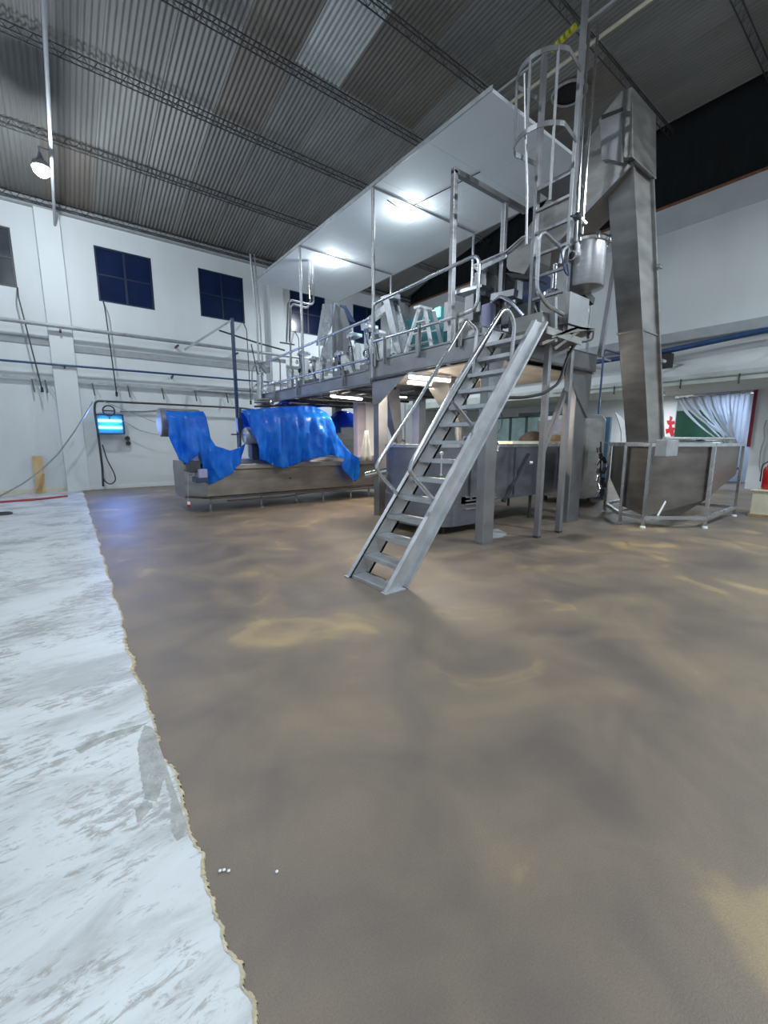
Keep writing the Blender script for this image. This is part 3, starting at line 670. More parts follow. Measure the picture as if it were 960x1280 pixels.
# under-deck tube lamps
def tube_lamp(a, c, label, mm='tube', power=TUBE, col=WARM):
    a, c = Vector(a), Vector(c); m_ = (a+c)/2; g = root('tube_lamp', m_, label, 'lamp', 'tube lamps under the platform')
    hs = MB().bar(a+Vector((0,0,.05)), c+Vector((0,0,.05)), .10, .05).build('housing','white_paint',g)
    MB().tube([a,c], .03, 8).build('tube', mm, hs)
    d = c-a; l = area_light(m_-Vector((0,0,.06)), d.length, power, col, (0,0,math.atan2(d.y,d.x)), .12, g)
tube_lamp(AZ(2.60,512,471),AZ(2.60,562,476),'brightest tube lamp under the near deck behind the stairs', power=62)
tube_lamp(AZ(2.60,512,477)+Vector((.05,.1,0)),AZ(2.60,566,483),'tube lamp just behind the brightest one under the deck', power=34)
tube_lamp(AZ(2.58,414,495),AZ(2.58,452,499),'tube lamp under the deck left of the front column', 'tube', 30)
tube_lamp(AZ(2.58,482,494),AZ(2.58,508,496),'tube lamp under the deck right of the front column', 'tube_cool', 36)

# ================================================================== STAIRS
st = root('steel_staircase', (3.6,3.5,0), 'steep open stainless staircase leading up to the platform', 'staircase')
SA, SB = Vector((2.46,0,0)), Vector((4.78,0,2.98))
sd = (SB-SA).normalized(); sn = Vector((-sd.z,0,sd.x))
def stringer(y, sgn):
    b = MB(); W_ = .23; o = Vector((0,y,0)); a = SA+o; c = SB+o
    e = Vector((0,.012*sgn,0)); fl_ = Vector((0,.065*sgn,0))
    P0 = a+Vector((-.0,0,0)); 
    # web: parallelogram with level cuts at foot and top
    dx = W_/sd.z
    web = [a, a+Vector((dx,0,0)), c+Vector((dx*.9,0,0.0)), c]
    b.ngon(web, e)
    b.ngon([a, a+fl_, c+fl_, c], sn*-.018)
    a2, c2 = a+Vector((dx,0,0)), c+Vector((dx*.9,0,0)); b.ngon([a2, a2+fl_, c2+fl_, c2], sn*.03)
    return b.build('stringer','alu',st)
stringer(3.22,-1); stringer(3.82,1)
for i in range(14):
    z = .02+.2125*i; x = SA.x+(SB.x-SA.x)*z/SB.z
    b = MB(); b.box((x+.02,3.225,z),(x+.22,3.815,z+.012)); b.box((x+.015,3.225,z-.03),(x+.03,3.815,z+.014)); b.box((x+.205,3.225,z-.03),(x+.22,3.815,z+.012))
    b.build('tread','alu',st)
    if i:
        b = MB(); [b.ngon([(x+.03,y,z),(x+.17,y,z),(x+.17,y,z-.09)],(0,.006*s_,0)) for y,s_ in ((3.23,1),(3.81,-1))]; b.build('tread_bracket','steel_grey',st)
def hand(y, s_):
    lo = SA.lerp(SB,.36)+Vector((0,y,0)); hx = Vector((-.30,s_*.05,.42)); hi = SA.lerp(SB,.93)+Vector((0,y,0))
    p0 = lo; p1 = SA.lerp(SB,.33)+Vector((-.42,y+s_*.02,.36)); p2 = SA.lerp(SB,.93)+Vector((-.36,y+s_*.02,.72)); p3 = Vector((4.86,y,3.72)); p4 = Vector((5.02,y,2.95))
    return lo, p1
# right handrail measured on its own plane, left likewise
def HP(Y, L): return [AY(Y,*q) for q in L]
MB().tube(HP(3.24,[(541,624),(515,594),(512,588),(516,576),(560,496),(628,388),(634,387),(640,395),(643,408),(638,464)]), .024, 10, .07).build('handrail','steel_light',st)
MB().tube(HP(3.80,[(496,617),(474,592),(470,584),(475,574),(520,505),(582,402)]), .022, 10, .07).build('handrail','steel_light',st)
MB().tube(HP(3.80,[(584,400),(596,412),(595,425),(590,476)]), .020, 10, .05).build('rail_support','steel_light',st)
MB().tube(HP(3.24,[(566,502),(590,532)]), .022, 8).build('rail_support','steel_grey',st)
for y in (3.18,3.86): MB().box((2.44,y-.04,0),(2.72,y+.04,.012)).build('foot_plate','alu',st)

# ================================================================== CAGED LADDER
ld = root('caged_ladder', (5.86,3.7,3.0), 'tall vertical ladder with hooped safety cage up from the platform', 'ladder')
LX, LY0, LY1 = 5.86, 3.42, 3.97
for y,zt in ((LY0,7.9),(LY1,6.75)): MB().box((LX-.045,y-.025,3.0),(LX+.045,y+.025,zt)).build('stringer','steel_grey',ld,.005)
for i in range(7):
    z = 3.30+i*.30; MB().bar((LX,LY0+.02,z),(LX,LY1-.02,z),.05,.035).build('rung','steel_grey',ld)
MB().ngon([(LX-.04,LY0+.03,5.05),(LX+.52,LY0+.1,5.05),(LX+.52,LY1,5.05),(LX-.04,LY1-.03,5.05)],(0,0,.03)).build('rest_plate','steel_grey',ld)
hoopz = (5.42,6.22)
def hoop_pts(z, n=14):
    cy = (LY0+LY1)/2; r = .36; out = [Vector((LX-.02,LY0-.02,z))]
    for k in range(n+1):
        a = R(-70)+R(140)*k/n*1.0; out.append(Vector((LX-.30-.40*math.cos(a*1.0), cy+.36*math.sin(a)*1.06, z)))
    out.append(Vector((LX-.02,LY1+.02,z))); return out
for z in hoopz:
    P_ = hoop_pts(z); b = MB()
    for i in range(len(P_)-1): b.bar(P_[i],P_[i+1],.012,.06)
    b.build('hoop','steel_grey',ld)
P_ = hoop_pts(5); 
for k,zt in ((3,4.55),(8,5.42),(13,5.42)):
    MB().bar((P_[k].x,P_[k].y,zt),(P_[k].x,P_[k].y,6.24),.035,.01).build('cage_bar','steel_grey',ld)
MB().tube(HP(3.75,[(656,92),(657,168),(659,240),(658,306)]), .016, 6).build('cage_bar','steel_grey',ld)

# guard loop tube next to ladder foot
tube_thing('ladder_gate_rail', HP(3.35,[(700,308),(680,289),(674,294),(671,362),(684,382),(704,393)]), .026, 'steel_light', 'bent bright tube loop beside the ladder foot and the filter vessel', 'rail', bend=.08)

# ================================================================== FILTER VESSEL
c_ = AY(3.35,729,362); v = root('filter_vessel', c_, 'shiny stainless cylindrical filter vessel hung beside the ladder', 'vessel')
HV = AY(3.35,733,306).z-c_.z; RV = .265
MB().lathe(c_, [(.05,-.06),(.07,-.045),(RV*.97,.0),(RV,.012),(RV,HV)], 36).build('vessel_body','steel',v)
MB().lathe(c_+Vector((0,0,HV)), [(RV+.02,-.03),(RV+.035,0),(RV+.02,.035),(RV*.7,.06),(0,.07)], 36).build('lid','steel_polish',v)
for k in range(8):
    a = k*math.pi/4+.2; q = c_+Vector((math.cos(a)*(RV+.03),math.sin(a)*(RV+.03),HV)); MB().lathe(q,[(.028,-.05),(.028,.03),(.012,.05)],8).build('clamp','steel_polish',v)
pp = AY(3.35,724,323); dr = (Vector((-1.15,.05,0))).normalized()
q = Vector((c_.x,c_.y,pp.z))+dr*RV*.9
sp_ = MB().tube([q,q+dr*.10],.062,18).build('side_port','steel_light',v); MB().tube([q+dr*.10,q+dr*.104],.047,16).build('port_opening','black',sp_)
# vessel stand box and bracket
b_ = root('pump_box', AY(3.4,725,410), 'folded stainless bracket box under the filter vessel', 'bracket')
q0 = AY(3.35,710,366); q1 = AY(3.35,729,412); MB().box((q0.x-.03,3.30,q1.z),(q1.x+.02,3.36,q0.z)).build('front_plate','steel_grey',b_)
MB().box((q0.x-.03,3.36,q1.z),(q0.x+.0,3.75,q0.z)).build('side_plate','steel_warm',b_)
q2 = AY(3.35,746,372); q3 = AY(3.35,744,410); MB().ngon([(q1.x+.02,3.33,q1.z),(q1.x+.02,3.33,q0.z-.06),(q2.x,3.5,q2.z-.05),(q3.x,3.5,q3.z+.05)],(0,.02,0)).build('wing_plate','steel_grey',b_)
MB().bar(AY(3.4,727,366),AY(3.4,738,378),.12,.1).build('outlet','dark',b_)
MB().ngon([AY(3.3,690,420),AY(3.3,722,408),AY(3.3,744,411),AY(3.6,738,416),AY(3.6,705,428)],(0,0,-.03)).build('support_plate','steel_hopper',b_)
for a,c in (((722,414),(692,436)),((715,412),(676,430)),((740,412),(735,422))): MB().bar(AY(3.35,*a),AY(3.35,*c),.04,.04).build('arm','steel_hopper',b_)
tube_thing('shiny_riser_pipe', HP(3.3,[(741,60),(735,180),(727,306)])[:0] or [AY(3.3,x,y) for x,y in ((748,30),(741,120),(733,210),(727,300))], .018, 'steel_polish', 'bright thin riser pipe above the vessel, right one', 'pipe', 'riser pipes above the vessel')
tube_thing('shiny_riser_pipe', [AY(3.3,x,y) for x,y in ((737,30),(731,120),(725,210),(720,302))], .018, 'steel_polish', 'bright thin riser pipe above the vessel, left one', 'pipe', 'riser pipes above the vessel')
v2 = root('butterfly_valve', AY(3.3,725,272), 'small valve clamped on the riser pipes above the vessel', 'valve')
MB().lathe(AY(3.3,722,271),[(.04,-.04),(.055,-.02),(.055,.02),(.04,.04)],12).build('valve_body','dark',v2); MB().bar(AY(3.3,724,271),AY(3.25,733,280),.03,.03).build('handle','steel_polish',v2); MB().bar(AY(3.3,714,270),AY(3.3,730,272),.03,.02).build('clamp','black',v2)
cl = root('pipe_coil', AY(3.3,712,310), 'tangled grey hoses beside the vessel lid', 'hose')
for k in range(5): MB().tube([AY(3.4+.04*k,x+k*1.5,y-k) for x,y in ((700,330),(703,314),(712,306),(724,303),(731,306))],.022,8,.05).build('hose','galv',cl)
tube_thing('blue_air_hose', [AY(3.35,x,y) for x,y in ((700,300),(702,318),(705,338),(711,346),(709,330))], .010, 'blue_pipe', 'thin bright blue air hose by the vessel', 'hose', bend=.05)
tube_thing('black_cable', [AY(3.6,x,y) for x,y in ((728,412),(716,432),(706,455),(700,478),(680,492),(655,497),(632,497))], .022, 'black', 'thick black cable drooping under the landing past the columns', 'cable', bend=.15)
tube_thing('grey_cable', [AY(3.6,x,y) for x,y in ((742,414),(741,424),(733,427),(722,428),(713,440),(706,470))], .014, 'dark', 'thin cable looping from the bracket box', 'cable', bend=.08)
tag(MB().bar(AY(4.2,774,300),AY(4.2,750,446),.08,.08).build('slanted_strut','steel_grey'),'slanted square strut right of the filter vessel','strut')
tag(MB().box(AY(3.56,775,262)+Vector((0,0,0)),AY(3.56,786,250)+Vector((0,.2,0))).build('junction_box','galv'),'small pale junction box below the discharge chute','box')

# ================================================================== BUCKET ELEVATOR
el = root('bucket_elevator', (8.1,3.05,.2), 'tall leaning stainless elevator casing rising from the hopper', 'elevator')
def elc(z): return 8.35-(z-1.68)*.386       # near left edge x at height z
def sect(z, y0=3.15, y1=3.52, w_=.67): x = elc(z); return [Vector((x,y0,z)),Vector((x+w_,y0,z)),Vector((x+w_,y1,z)),Vector((x,y1,z))]
MB().loft(sect(.35),sect(5.55)).build('casing','steel_warm',el,.012)
def sub(z, a, c, y0, y1): x = elc(z); return [Vector((x+a,y0,z)),Vector((x+c,y0,z)),Vector((x+c,y1,z)),Vector((x+a,y1,z))]
MB().loft(sub(.5,-.015,.03,3.13,3.15),sub(5.5,-.015,.03,3.13,3.15)).build('flange','steel_warm',el)
MB().loft(sub(.5,.63,.68,3.11,3.15),sub(5.5,.63,.68,3.11,3.15)).build('flange','steel_warm',el)
for z in (3.3,): MB().loft(sub(z,-.015,.685,3.13,3.535),sub(z+.02,-.02,.68,3.13,3.535)).build('seam_flange','steel_warm',el)
for z in (2.9,4.3): MB().tube([(elc(z)+.6,3.08,z),(elc(z)+.72,3.08,z)],.03,8).build('latch','steel_light',el)
# head box and chute
XH = 6.72
MB().ngon([AX(XH,x,y) for x,y in ((752,200),(748,150),(776,114),(790,108),(791,196))],(.82,0,0)).build('head_housing','steel_warm',el,.008)
ac = MB().ngon([AX(XH-.02,x,y) for x,y in ((751,152),(776,141),(779,203),(754,197))],(.015,0,0)).build('access_cover','steel_grey',el)
MB().ngon([AX(XH-.01,x,y) for x,y in ((752,144),(778,134),(778,138),(752,149))],(.01,0,0)).build('slot','black',el)
MB().tube([AX(XH-.05,777,146),AX(XH-.05,777,180)],.012,6).build('grab_bar','steel_polish',ac)
MB().ngon([AX(XH+.1,x,y) for x,y in ((752,150),(787,206),(668,332),(656,290))],(.62,0,0)).build('discharge_chute','steel_warm',el,.006)
MB().bar(AX(XH+.08,787,207),AX(XH+.08,668,333),.03,.05).build('chute_edge','steel_grey',el)

# ================================================================== HOPPER BASIN
hp_ = root('receiving_hopper', (9.4,3.1,0), 'stainless receiving hopper in a tubular leg frame at right', 'hopper')
foot = {'a':(9.35,4.22),'b':(8.22,3.42),'c':(8.11,2.98),'d':(8.95,2.30),'e':(10.9,2.33),'f':(10.9,4.2)}
for k,(x,y) in foot.items():
    lg = MB().box((x-.024,y-.024,.0),(x+.024,y+.024,1.46)).build('leg','steel_light',hp_)
    MB().lathe((x,y,0),[(.045,0),(.045,.025),(.02,.05)],10).build('foot','white_plastic',lg,label='white foot')
seq = 'abcdef'
for z,mm in ((1.46,'steel_light'),(.19,'steel_light')):
    for i in range(6):
        p, q = foot[seq[i]], foot[seq[(i+1)%6]]; MB().bar((p[0],p[1],z),(q[0],q[1],z),.06,.06).build('frame_rail',mm,hp_)
for p,q in (('d','e'),('e','f')): MB().bar((foot[p][0],foot[p][1],.98),(foot[q][0],foot[q][1],.98),.05,.05).build('frame_rail','steel_light',hp_) if p == 'e' else None
ins = lambda k, d: Vector((9.5+(foot[k][0]-9.5)*d, 3.2+(foot[k][1]-3.2)*d, 0))
top = [ins(k,.95)+Vector((0,0,1.44)) for k in 'abcdef']
top.insert(3, top[2].lerp(top[3],.55))
bz = [.75,.32,.20,.18,.50,.86,.86]
bot = [Vector((p.x,p.y,z)) for p,z in zip(top,bz)]
MB().loft(top,bot,False,True).build('tank','steel_hopper',hp_).modifiers.new('thick','SOLIDIFY').thickness = .012
MB().bar(AY(2.25,822,645)*1.0, AY(2.25,832,627), .012,.03).build('inspection_strip','white_paint',hp_)
p = AY(2.32,818,568); MB().box((p.x,2.18,p.z-.03),(p.x+.42,2.32,p.z+.20)).build('control_box','galv',hp_,.01,label='grey control box on the hopper front')
tag(MB().tube([AZ(1.52,x,y) for x,y in ((799,542.5),(799,542.5))][:0] or [Vector((8.0,2.75,1.56)),Vector((9.75,2.25,1.56))],.035,12).build('loose_white_pipe','steel_light'),'pale pipe lying across the hopper rim','pipe')
MB().box((8.35,2.7,1.49),(9.0,3.9,1.505)).build('cover_plate','steel_light',hp_); MB().box((9.0,2.35,1.49),(9.6,2.9,1.51)).build('cover_plate','white_paint',hp_)
# white sheet behind, chain cluster
tag(MB().ngon([AY(4.19,x,y) for x,y in ((769,515),(774,528),(777,540),(777,552),(790,552),(786,536),(779,523))],(.02,.03,0)).build('white_deflector','white_plastic'),'white plastic deflector sheet left of the elevator foot','sheet')
ch = root('hose_fitting_chain', AX(8.9,752,620), 'cluster of black and chrome hose fittings hanging on the hopper corner', 'fittings')
rr = random.Random(3)
for i,(x,y) in enumerate(((748,562),(751,570),(747,578),(755,575),(748,588),(755,588),(746,598),(753,600),(749,608),(755,606),(747,617),(753,615))):
    q = AX(8.9,x,y); dq = Vector((rr.uniform(-.03,.03),rr.uniform(-.03,.03),.055)); MB().tube([q-dq,q+dq],.038,10).build('fitting','black' if i%2 else 'steel_polish',ch)
MB().tube([AX(8.95,751,552),AX(8.95,751,620)],.015,6).build('cord','black',ch)

# ================================================================== VATS UNDER / BEHIND PLATFORM
def round_poly(pts, r, n=6):
    out = []
    for i,p in enumerate(pts):
        a, c = Vector(pts[i-1]), Vector(pts[(i+1)%len(pts)]); p = Vector(p); k = min(r,(a-p).length*.48,(c-p).length*.48)
        s0 = p+(a-p).normalized()*k; s1 = p+(c-p).normalized()*k
        for j in range(n+1): t_ = j/n; out.append((1-t_)**2*s0+2*t_*(1-t_)*p+t_*t_*s1)
    return out
vt = root('cheese_vat', (6.6,5.6,0), 'long grey stainless vat under the platform behind the stairs', 'vat')
fp = round_poly([(4.55,5.75),(4.55,5.05),(4.95,4.62),(8.7,4.62),(8.7,6.3),(4.9,6.3)], .22)
lo = [Vector((p.x+.03*(1 if p.x<5 else 0),p.y,.14)) for p in fp]; hi = [Vector((p.x,p.y,1.42)) for p in fp]
# front part reaches low, rear part sits higher
f1 = round_poly([(4.55,5.85),(4.55,5.05),(4.92,4.62),(6.1,4.62),(6.1,6.3),(4.9,6.3)], .2)
MB().loft([Vector((p.x,p.y,.14)) for p in f1],[Vector((p.x,p.y,.62)) for p in f1]).build('lower_tank','steel_blue',vt)
MB().loft([Vector((p.x,p.y,.50)) for p in fp],[Vector((p.x,p.y,1.42)) for p in fp]).build('upper_tank','steel_blue',vt)
b = MB(); fr = [Vector((9.9*0+6.6+(p.x-6.6)*1.012, 5.45+(p.y-5.45)*1.03, 1.42)) for p in fp]; b.loft(fr,[q+Vector((0,0,.05)) for q in fr]); b.build('rim','steel_light',vt)
for x in (5.35,6.55,7.3,8.0): MB().box((x,4.585,.55),(x+.05,4.625,1.40)).build('stiffener','steel_blue',vt)
MB().bar(AY(4.60,660,567),AY(4.60,629,627),.03,.09,(0,1,0)).build('diagonal_stiffener','dark',vt)
for z in (.60,.54,.48,.40): MB().box((5.25,4.59,z),(6.05,4.62,z+.018)).build('rib','steel_light',vt)
for (x,y) in ((5.0,4.85),(5.0,6.1),(7.4,4.8),(8.5,4.8),(8.5,6.1)): MB().tube([(x,y,0),(x,y,.55)],.03,8).build('leg','dark',vt)
MB().tube([(6.95,4.57,1.13),(7.0,4.54,1.13)],.03,8).build('port','white_plastic',vt)
MB().tube([(4.9,4.75,1.50),(5.1,4.75,1.50)],.02,6).build('handle','steel_light',vt)
# board and dark lump on the vat
tag(MB().ngon([(6.6,4.7,1.475),(8.5,4.7,1.475),(8.5,5.3,1.475),(6.4,5.3,1.475)],(0,0,.05)).build('pale_board','cream'),'pale board lying on the vat rim','board')
lump = MB(); cc = Vector((7.75,5.05,1.53)); NU, NVv = 16, 7; vs_ = []; fs_ = []
for j in range(NVv+1):
    for i in range(NU):
        a = 2*math.pi*i/NU; e = (math.pi/2)*j/NVv; rr_ = 1+.12*math.sin(3*a+j)
        vs_.append(cc+Vector((.30*math.cos(a)*math.cos(e)*rr_,.22*math.sin(a)*math.cos(e)*rr_,.20*math.sin(e))))
for j in range(NVv):
    for i in range(NU): fs_.append([j*NU+i,j*NU+(i+1)%NU,(j+1)*NU+(i+1)%NU,(j+1)*NU+i])
lump.add(vs_,fs_,True); tag(lump.build('brown_sack',mat('brown_sack',(.09,.07,.06),.8,0,.3,9)),'dark brown sack lying on the pale board on the vat','sack')
tag(MB().lathe((8.55,5.0,1.47),[(.13,0),(.15,.08),(.11,.18),(0,.2)],16).build('brown_bowl',mat('brown_bowl',(.30,.20,.12),.6,0,.2,9)),'small brown bowl on the right end of the vat','bowl')
# little valves & white bottle on vat left end
vv = root('vat_valves', (5.7,4.9,1.47), 'cluster of chrome valves on the vat rim seen between the treads', 'valve')
for x,z in ((5.5,.04),(5.65,.10),(5.8,.05),(5.95,.08)): MB().lathe((x,4.75,1.47+z),[(.04,-.04),(.05,.0),(.03,.05),(.02,.09)],10).build('valve','steel_polish',vv)
MB().bar((5.45,4.75,1.49),(6.0,4.75,1.49),.03,.03).build('manifold','steel_polish',vv); MB().lathe((5.38,4.75,1.47),[(.05,0),(.05,.10),(.03,.13)],12).build('gauge','dark_blue',vv)
wp = AY(4.58,552,567); tag(MB().tube([wp,wp-Vector((0,0,.32))],.012,6).lathe(wp-Vector((0,0,.34)),[(.015,0),(.02,.02),(.01,.04)],10).lathe(wp,[(.025,-.02),(.03,.02),(0,.04)],10).build('hanging_spray_nozzle','white_plastic'),'small white spray nozzle hanging in front of the vat','nozzle')
hk = root('hanging_hook', AY(4.3,621,565), 'dark chain with a chrome hook hanging beside the square column', 'hook')
MB().tube([AY(4.3,x,y) for x,y in ((620,505),(619,530),(620,550))],.025,8).build('chain','dark',hk); MB().tube([AY(4.3,x,y) for x,y in ((620,550),(623,556),(622,563),(617,564),(615,559))],.014,8,.02).build('hook','steel_polish',hk)
MB().tube([AY(4.3,x,y) for x,y in ((623,510),(628,520),(627,535),(621,542))],.010,6,.05).build('wire','dark',hk)
# big rounded tank right of the column
tk = root('rounded_tank', (10.3,5.6,0), 'large rounded stainless tank right of the platform column', 'tank')
q = round_poly([(9.55,4.98),(10.7,4.90),(11.2,5.4),(11.2,6.4),(9.8,6.4)], .35)
MB().loft([Vector((p.x,p.y,.18)) for p in q],[Vector((p.x,p.y,2.05)) for p in q]).build('tank_body','steel_warm',tk)
MB().loft([Vector((p.x,p.y,2.05)) for p in q],[Vector((10.4+(p.x-10.4)*.9,5.7+(p.y-5.7)*.9,2.15)) for p in q]).build('tank_top','steel_grey',tk)
for x,y in ((9.9,5.3),(10.8,5.3),(10.1,6.1),(10.9,6.1)): MB().tube([(x,y,0),(x,y,.2)],.05,8).build('leg','dark',tk)
tag(MB().box((11.4,5.2,0),(11.5,6.3,2.15)).build('blue_screen', mat('blue_grey_screen',(.10,.20,.30),.3,0,.1,3)), 'blue grey screen behind the rounded tank', 'screen')
# floor splash (white spilled patch) near column
tag(stuff(MB().ngon([(p.x,p.y,.002) for p in [AZ(.0,x,y) for x,y in ((612,664),(622,661),(634,667),(628,672),(616,673),(608,669))]],(0,0,.003)).build('water_splash',mat('pale_splash',(.42,.44,.45),.2))),'pale wet splash on the floor beside the square column','splash')
for k,(x,y) in enumerate(((275,1089),(280,1088),(286,1089),(346,1090))):
    q = AZ(.003,x,y); tag(MB().lathe(q,[(.004,0),(.006,.003),(.003,.006),(0,.007)],7).build('white_crumb','white_plastic'),('leftmost white crumb on the brown floor','second white crumb on the brown floor','third white crumb on the brown floor','lone white crumb right of the other three')[k],'crumb','white crumbs on the brown floor')

# ================================================================== LEFT TROUGH MACHINE
tr = root('stainless_trough', (5.2,10,0), 'long low stainless trough machine under the blue plastic sheets', 'machine')
prof = [(9.42,.30),(9.32,.36),(9.30,.90),(9.22,.93),(9.22,1.03),(9.30,1.07),(9.5,1.10),(10.9,1.10),(10.98,.95),(10.9,.35),(10.7,.30)]
b = MB(); A_ = [Vector((2.45,y,z)) for y,z in prof]; B_ = [Vector((7.6,y,z)) for y,z in prof]; b.loft(A_,B_)
b.build('tank','steel_warm',tr,.006)
b = MB(); b.loft([Vector((2.45,y,z)) for y,z in prof],[Vector((2.12,9.3+(y-9.3)*.62+.45,z)) for y,z in prof]); b.build('end_panel','steel_warm',tr)
MB().box((2.5,9.27,.30),(7.55,9.31,.34)).build('bottom_edge','dark',tr)
for x in (2.55,3.7,4.6,5.35,6.2,6.8): MB().tube([(x,9.5,0.02),(x,9.5,.34)],.025,8).lathe((x,9.5,0),[(.06,0),(.06,.02),(.025,.05)],10).build('leg','steel_grey',tr)
MB().tube([(2.9,9.45,.22),(4.2,9.45,.20),(4.9,9.45,.26),(7.3,9.45,.24)],.02,6,.1).build('drain_pipe','steel_grey',tr)
for x in (3.25,4.35,5.9,6.9): MB().box((x,9.60,1.09),(x+.35,10.6,1.13)).build('top_plate','steel_light',tr)
MB().tube([(4.36,9.285,.66),(4.36,9.30,.66)],.02,8).build('bolt','black',tr)
# white end roll right of column
q = AX(5.0,458,594); tag(MB().tube([AY(6.82,457,594),AY(6.3,500,585)],[.055,.075],14).build('white_roller','steel_polish'),'pale tapered roller pipe crossing just in front of the front column','roller')
# drive end: boxes, motor, drum
dv = root('drive_unit', (2.3,9.5,.9), 'small motor and control boxes on the left end of the trough', 'motor')
for (x0,y0,x1,y1,mm,nm,dy) in ((234,576,249,590,'dark','switch_box',0),(244,586,256,597,'purple','motor_body',-.08),(241,596,257,602,'dark_blue','motor_base',-.08),(241,565,248,577,'white_plastic','gearbox',.1),(247,563,255,580,'steel_grey','bracket',.15)):
    a, c = AY(9.25,x0,y0), AY(9.25,x1,y1); MB().box((a.x,9.1+dy,c.z),(c.x,9.42+dy,a.z)).build(nm,mm,dv,.012)
MB().bar(AY(9.3,250,590),AY(9.5,262,590),.08,.08).build('mount','steel_grey',dv)
c2 = root('hanging_switch', AY(9.2,236,632), 'thin hanging pull cord with a red end left of the trough', 'cord')
MB().tube([AY(9.3,246,592),AY(9.2,235,594),AY(9.2,235,628)],.008,6).build('wire','galv',c2); q = AY(9.2,236,630); MB().lathe(q-Vector((0,0,.06)),[(.02,0),(.035,.02),(.035,.05)],10).build('ball','red',c2); MB().lathe(q,[(.03,-.01),(.03,.05)],10).build('sleeve','white_plastic',c2)
dm = root('covered_drum', (2.1,9.7,1.4), 'grey drum with a flat round end sticking out of the left blue sheet', 'drum')
q = AY(9.75,200,528); MB().lathe((q.x,9.75,q.z),[(.0,-.02),(.27,-.02),(.29,.0),(.29,.75)],28,'X').build('drum_shell','steel_grey',dm)
MB().box((q.x+.35,9.6,1.05),(q.x+.65,9.9,q.z-.2)).build('pedestal','steel_grey',dm)
d2 = root('covered_rotor', (3.7,9.9,1.1), 'pale rounded motor partly hidden behind the middle blue sheet', 'motor')
q = AY(9.7,312,545); MB().lathe((q.x-.1,9.7,q.z),[(.0,-.03),(.16,-.03),(.20,.03),(.20,.5)],24,'X').build('motor_shell','galv',d2); MB().box((q.x,9.6,1.1),(q.x+.3,9.8,q.z)).build('foot','dark',d2)
q0, q1 = AY(9.9,296,522), AY(9.9,304,540); MB().box((q0.x,9.85,q1.z),(q1.x,10.0,q0.z)).build('blue_switch','dark_blue',d2,.01); MB().bar(AY(9.9,289,543),AY(9.9,306,543),.03,.03).build('arm','dark',d2); MB().bar(AY(9.9,300,510),AY(9.9,300,560),.05,.05).build('bracket','dark',d2)
mc = root('covered_mixer', (4.6,10,1.1), 'boxy machine body seen dimly through the wide blue sheet', 'machine')
MB().box((3.9,9.75,1.12),(5.6,10.8,1.95)).build('body','steel_grey',mc,.03); MB().box((4.2,9.55,1.12),(4.7,9.75,1.6)).build('hatch','steel_light',mc,.02)
MB().lathe((5.05,9.62,1.12),[(.12,0),(.12,.45),(.06,.55)],16).build('canister','white_plastic',mc)

# ---- blue sheets
def sheet_px(outline, yfun, label, name='blue_plastic_sheet', mm='tarp', back=0.9, ztop=None, seed=0, step=.032):
    pts = []
    for (a, c) in zip(outline, outline[1:]+outline[:1]):
        n = max(1, int(math.hypot(a[0]-c[0],a[1]-c[1])/4))
        for i in range(n): pts.append((a[0]+(c[0]-a[0])*i/n, a[1]+(c[1]-a[1])*i/n))
    W = [AY(9.2,*p) for p in pts]; P2 = [(p.x,p.z) for p in W]
    n0 = len(P2); x0,x1 = min(p[0] for p in P2), max(p[0] for p in P2); z0,z1 = min(p[1] for p in P2), max(p[1] for p in P2)
    def inside(x, z):
        c = False; j = n0-1
        for i in range(n0):
            (xi,zi),(xj,zj) = P2[i],P2[j]
            if (zi > z) != (zj > z) and x < (xj-xi)*(z-zi)/(zj-zi)+xi: c = not c
            j = i
        return c
    inner = []; rg = random.Random(seed); x = x0
    while x < x1:
        z = z0
        while z < z1:
            a, c = x+rg.uniform(-.012,.012), z+rg.uniform(-.012,.012)
            if inside(a,c) and min((a-p[0])**2+(c-p[1])**2 for p in P2) > (step*.5)**2: inner.append((a,c))
            z += step
        x += step
    V, Ed, F, *_ = delaunay_2d_cdt([Vector(p) for p in P2+inner], [(i,(i+1)%n0) for i in range(n0)], [list(range(n0))], 1, 1e-5)
    vs = []
    for q in V:
        xx, zz_ = q.x, q.y; d = yfun(xx, zz_)
        vs.append((xx, d, zz_))
    b = MB().add(vs, [list(f) for f in F], True)
    return b, x0, x1, z1
def folds(k1, k2, amp, zt, ybase, flare):
    def f(x, z):
        d = max(0, zt-z); s_ = min(1, d/.5)
        roll = .16*max(0, 1-d/.16)**2
        tip = (.5*math.sin(k1*x+1.3*math.sin(2.1*z))+.3*math.sin(k2*x+2.2*z+1)+.2*math.sin(k2*1.9*x-3*z))
        cr = 0; q = Vector((x*2.6+k1+z*.9, z*.8, 0)); w_ = 1
        for _ in range(2): cr += w_*(.5-abs(mnoise.noise(q)))*1.2; q = q*2.1+Vector((3.1,1.7,0)); w_ *= .55
        return ybase+roll-amp*(.35+.65*s_)*tip-flare*s_-.10*(cr-.5)*(.4+.6*s_)
    return f
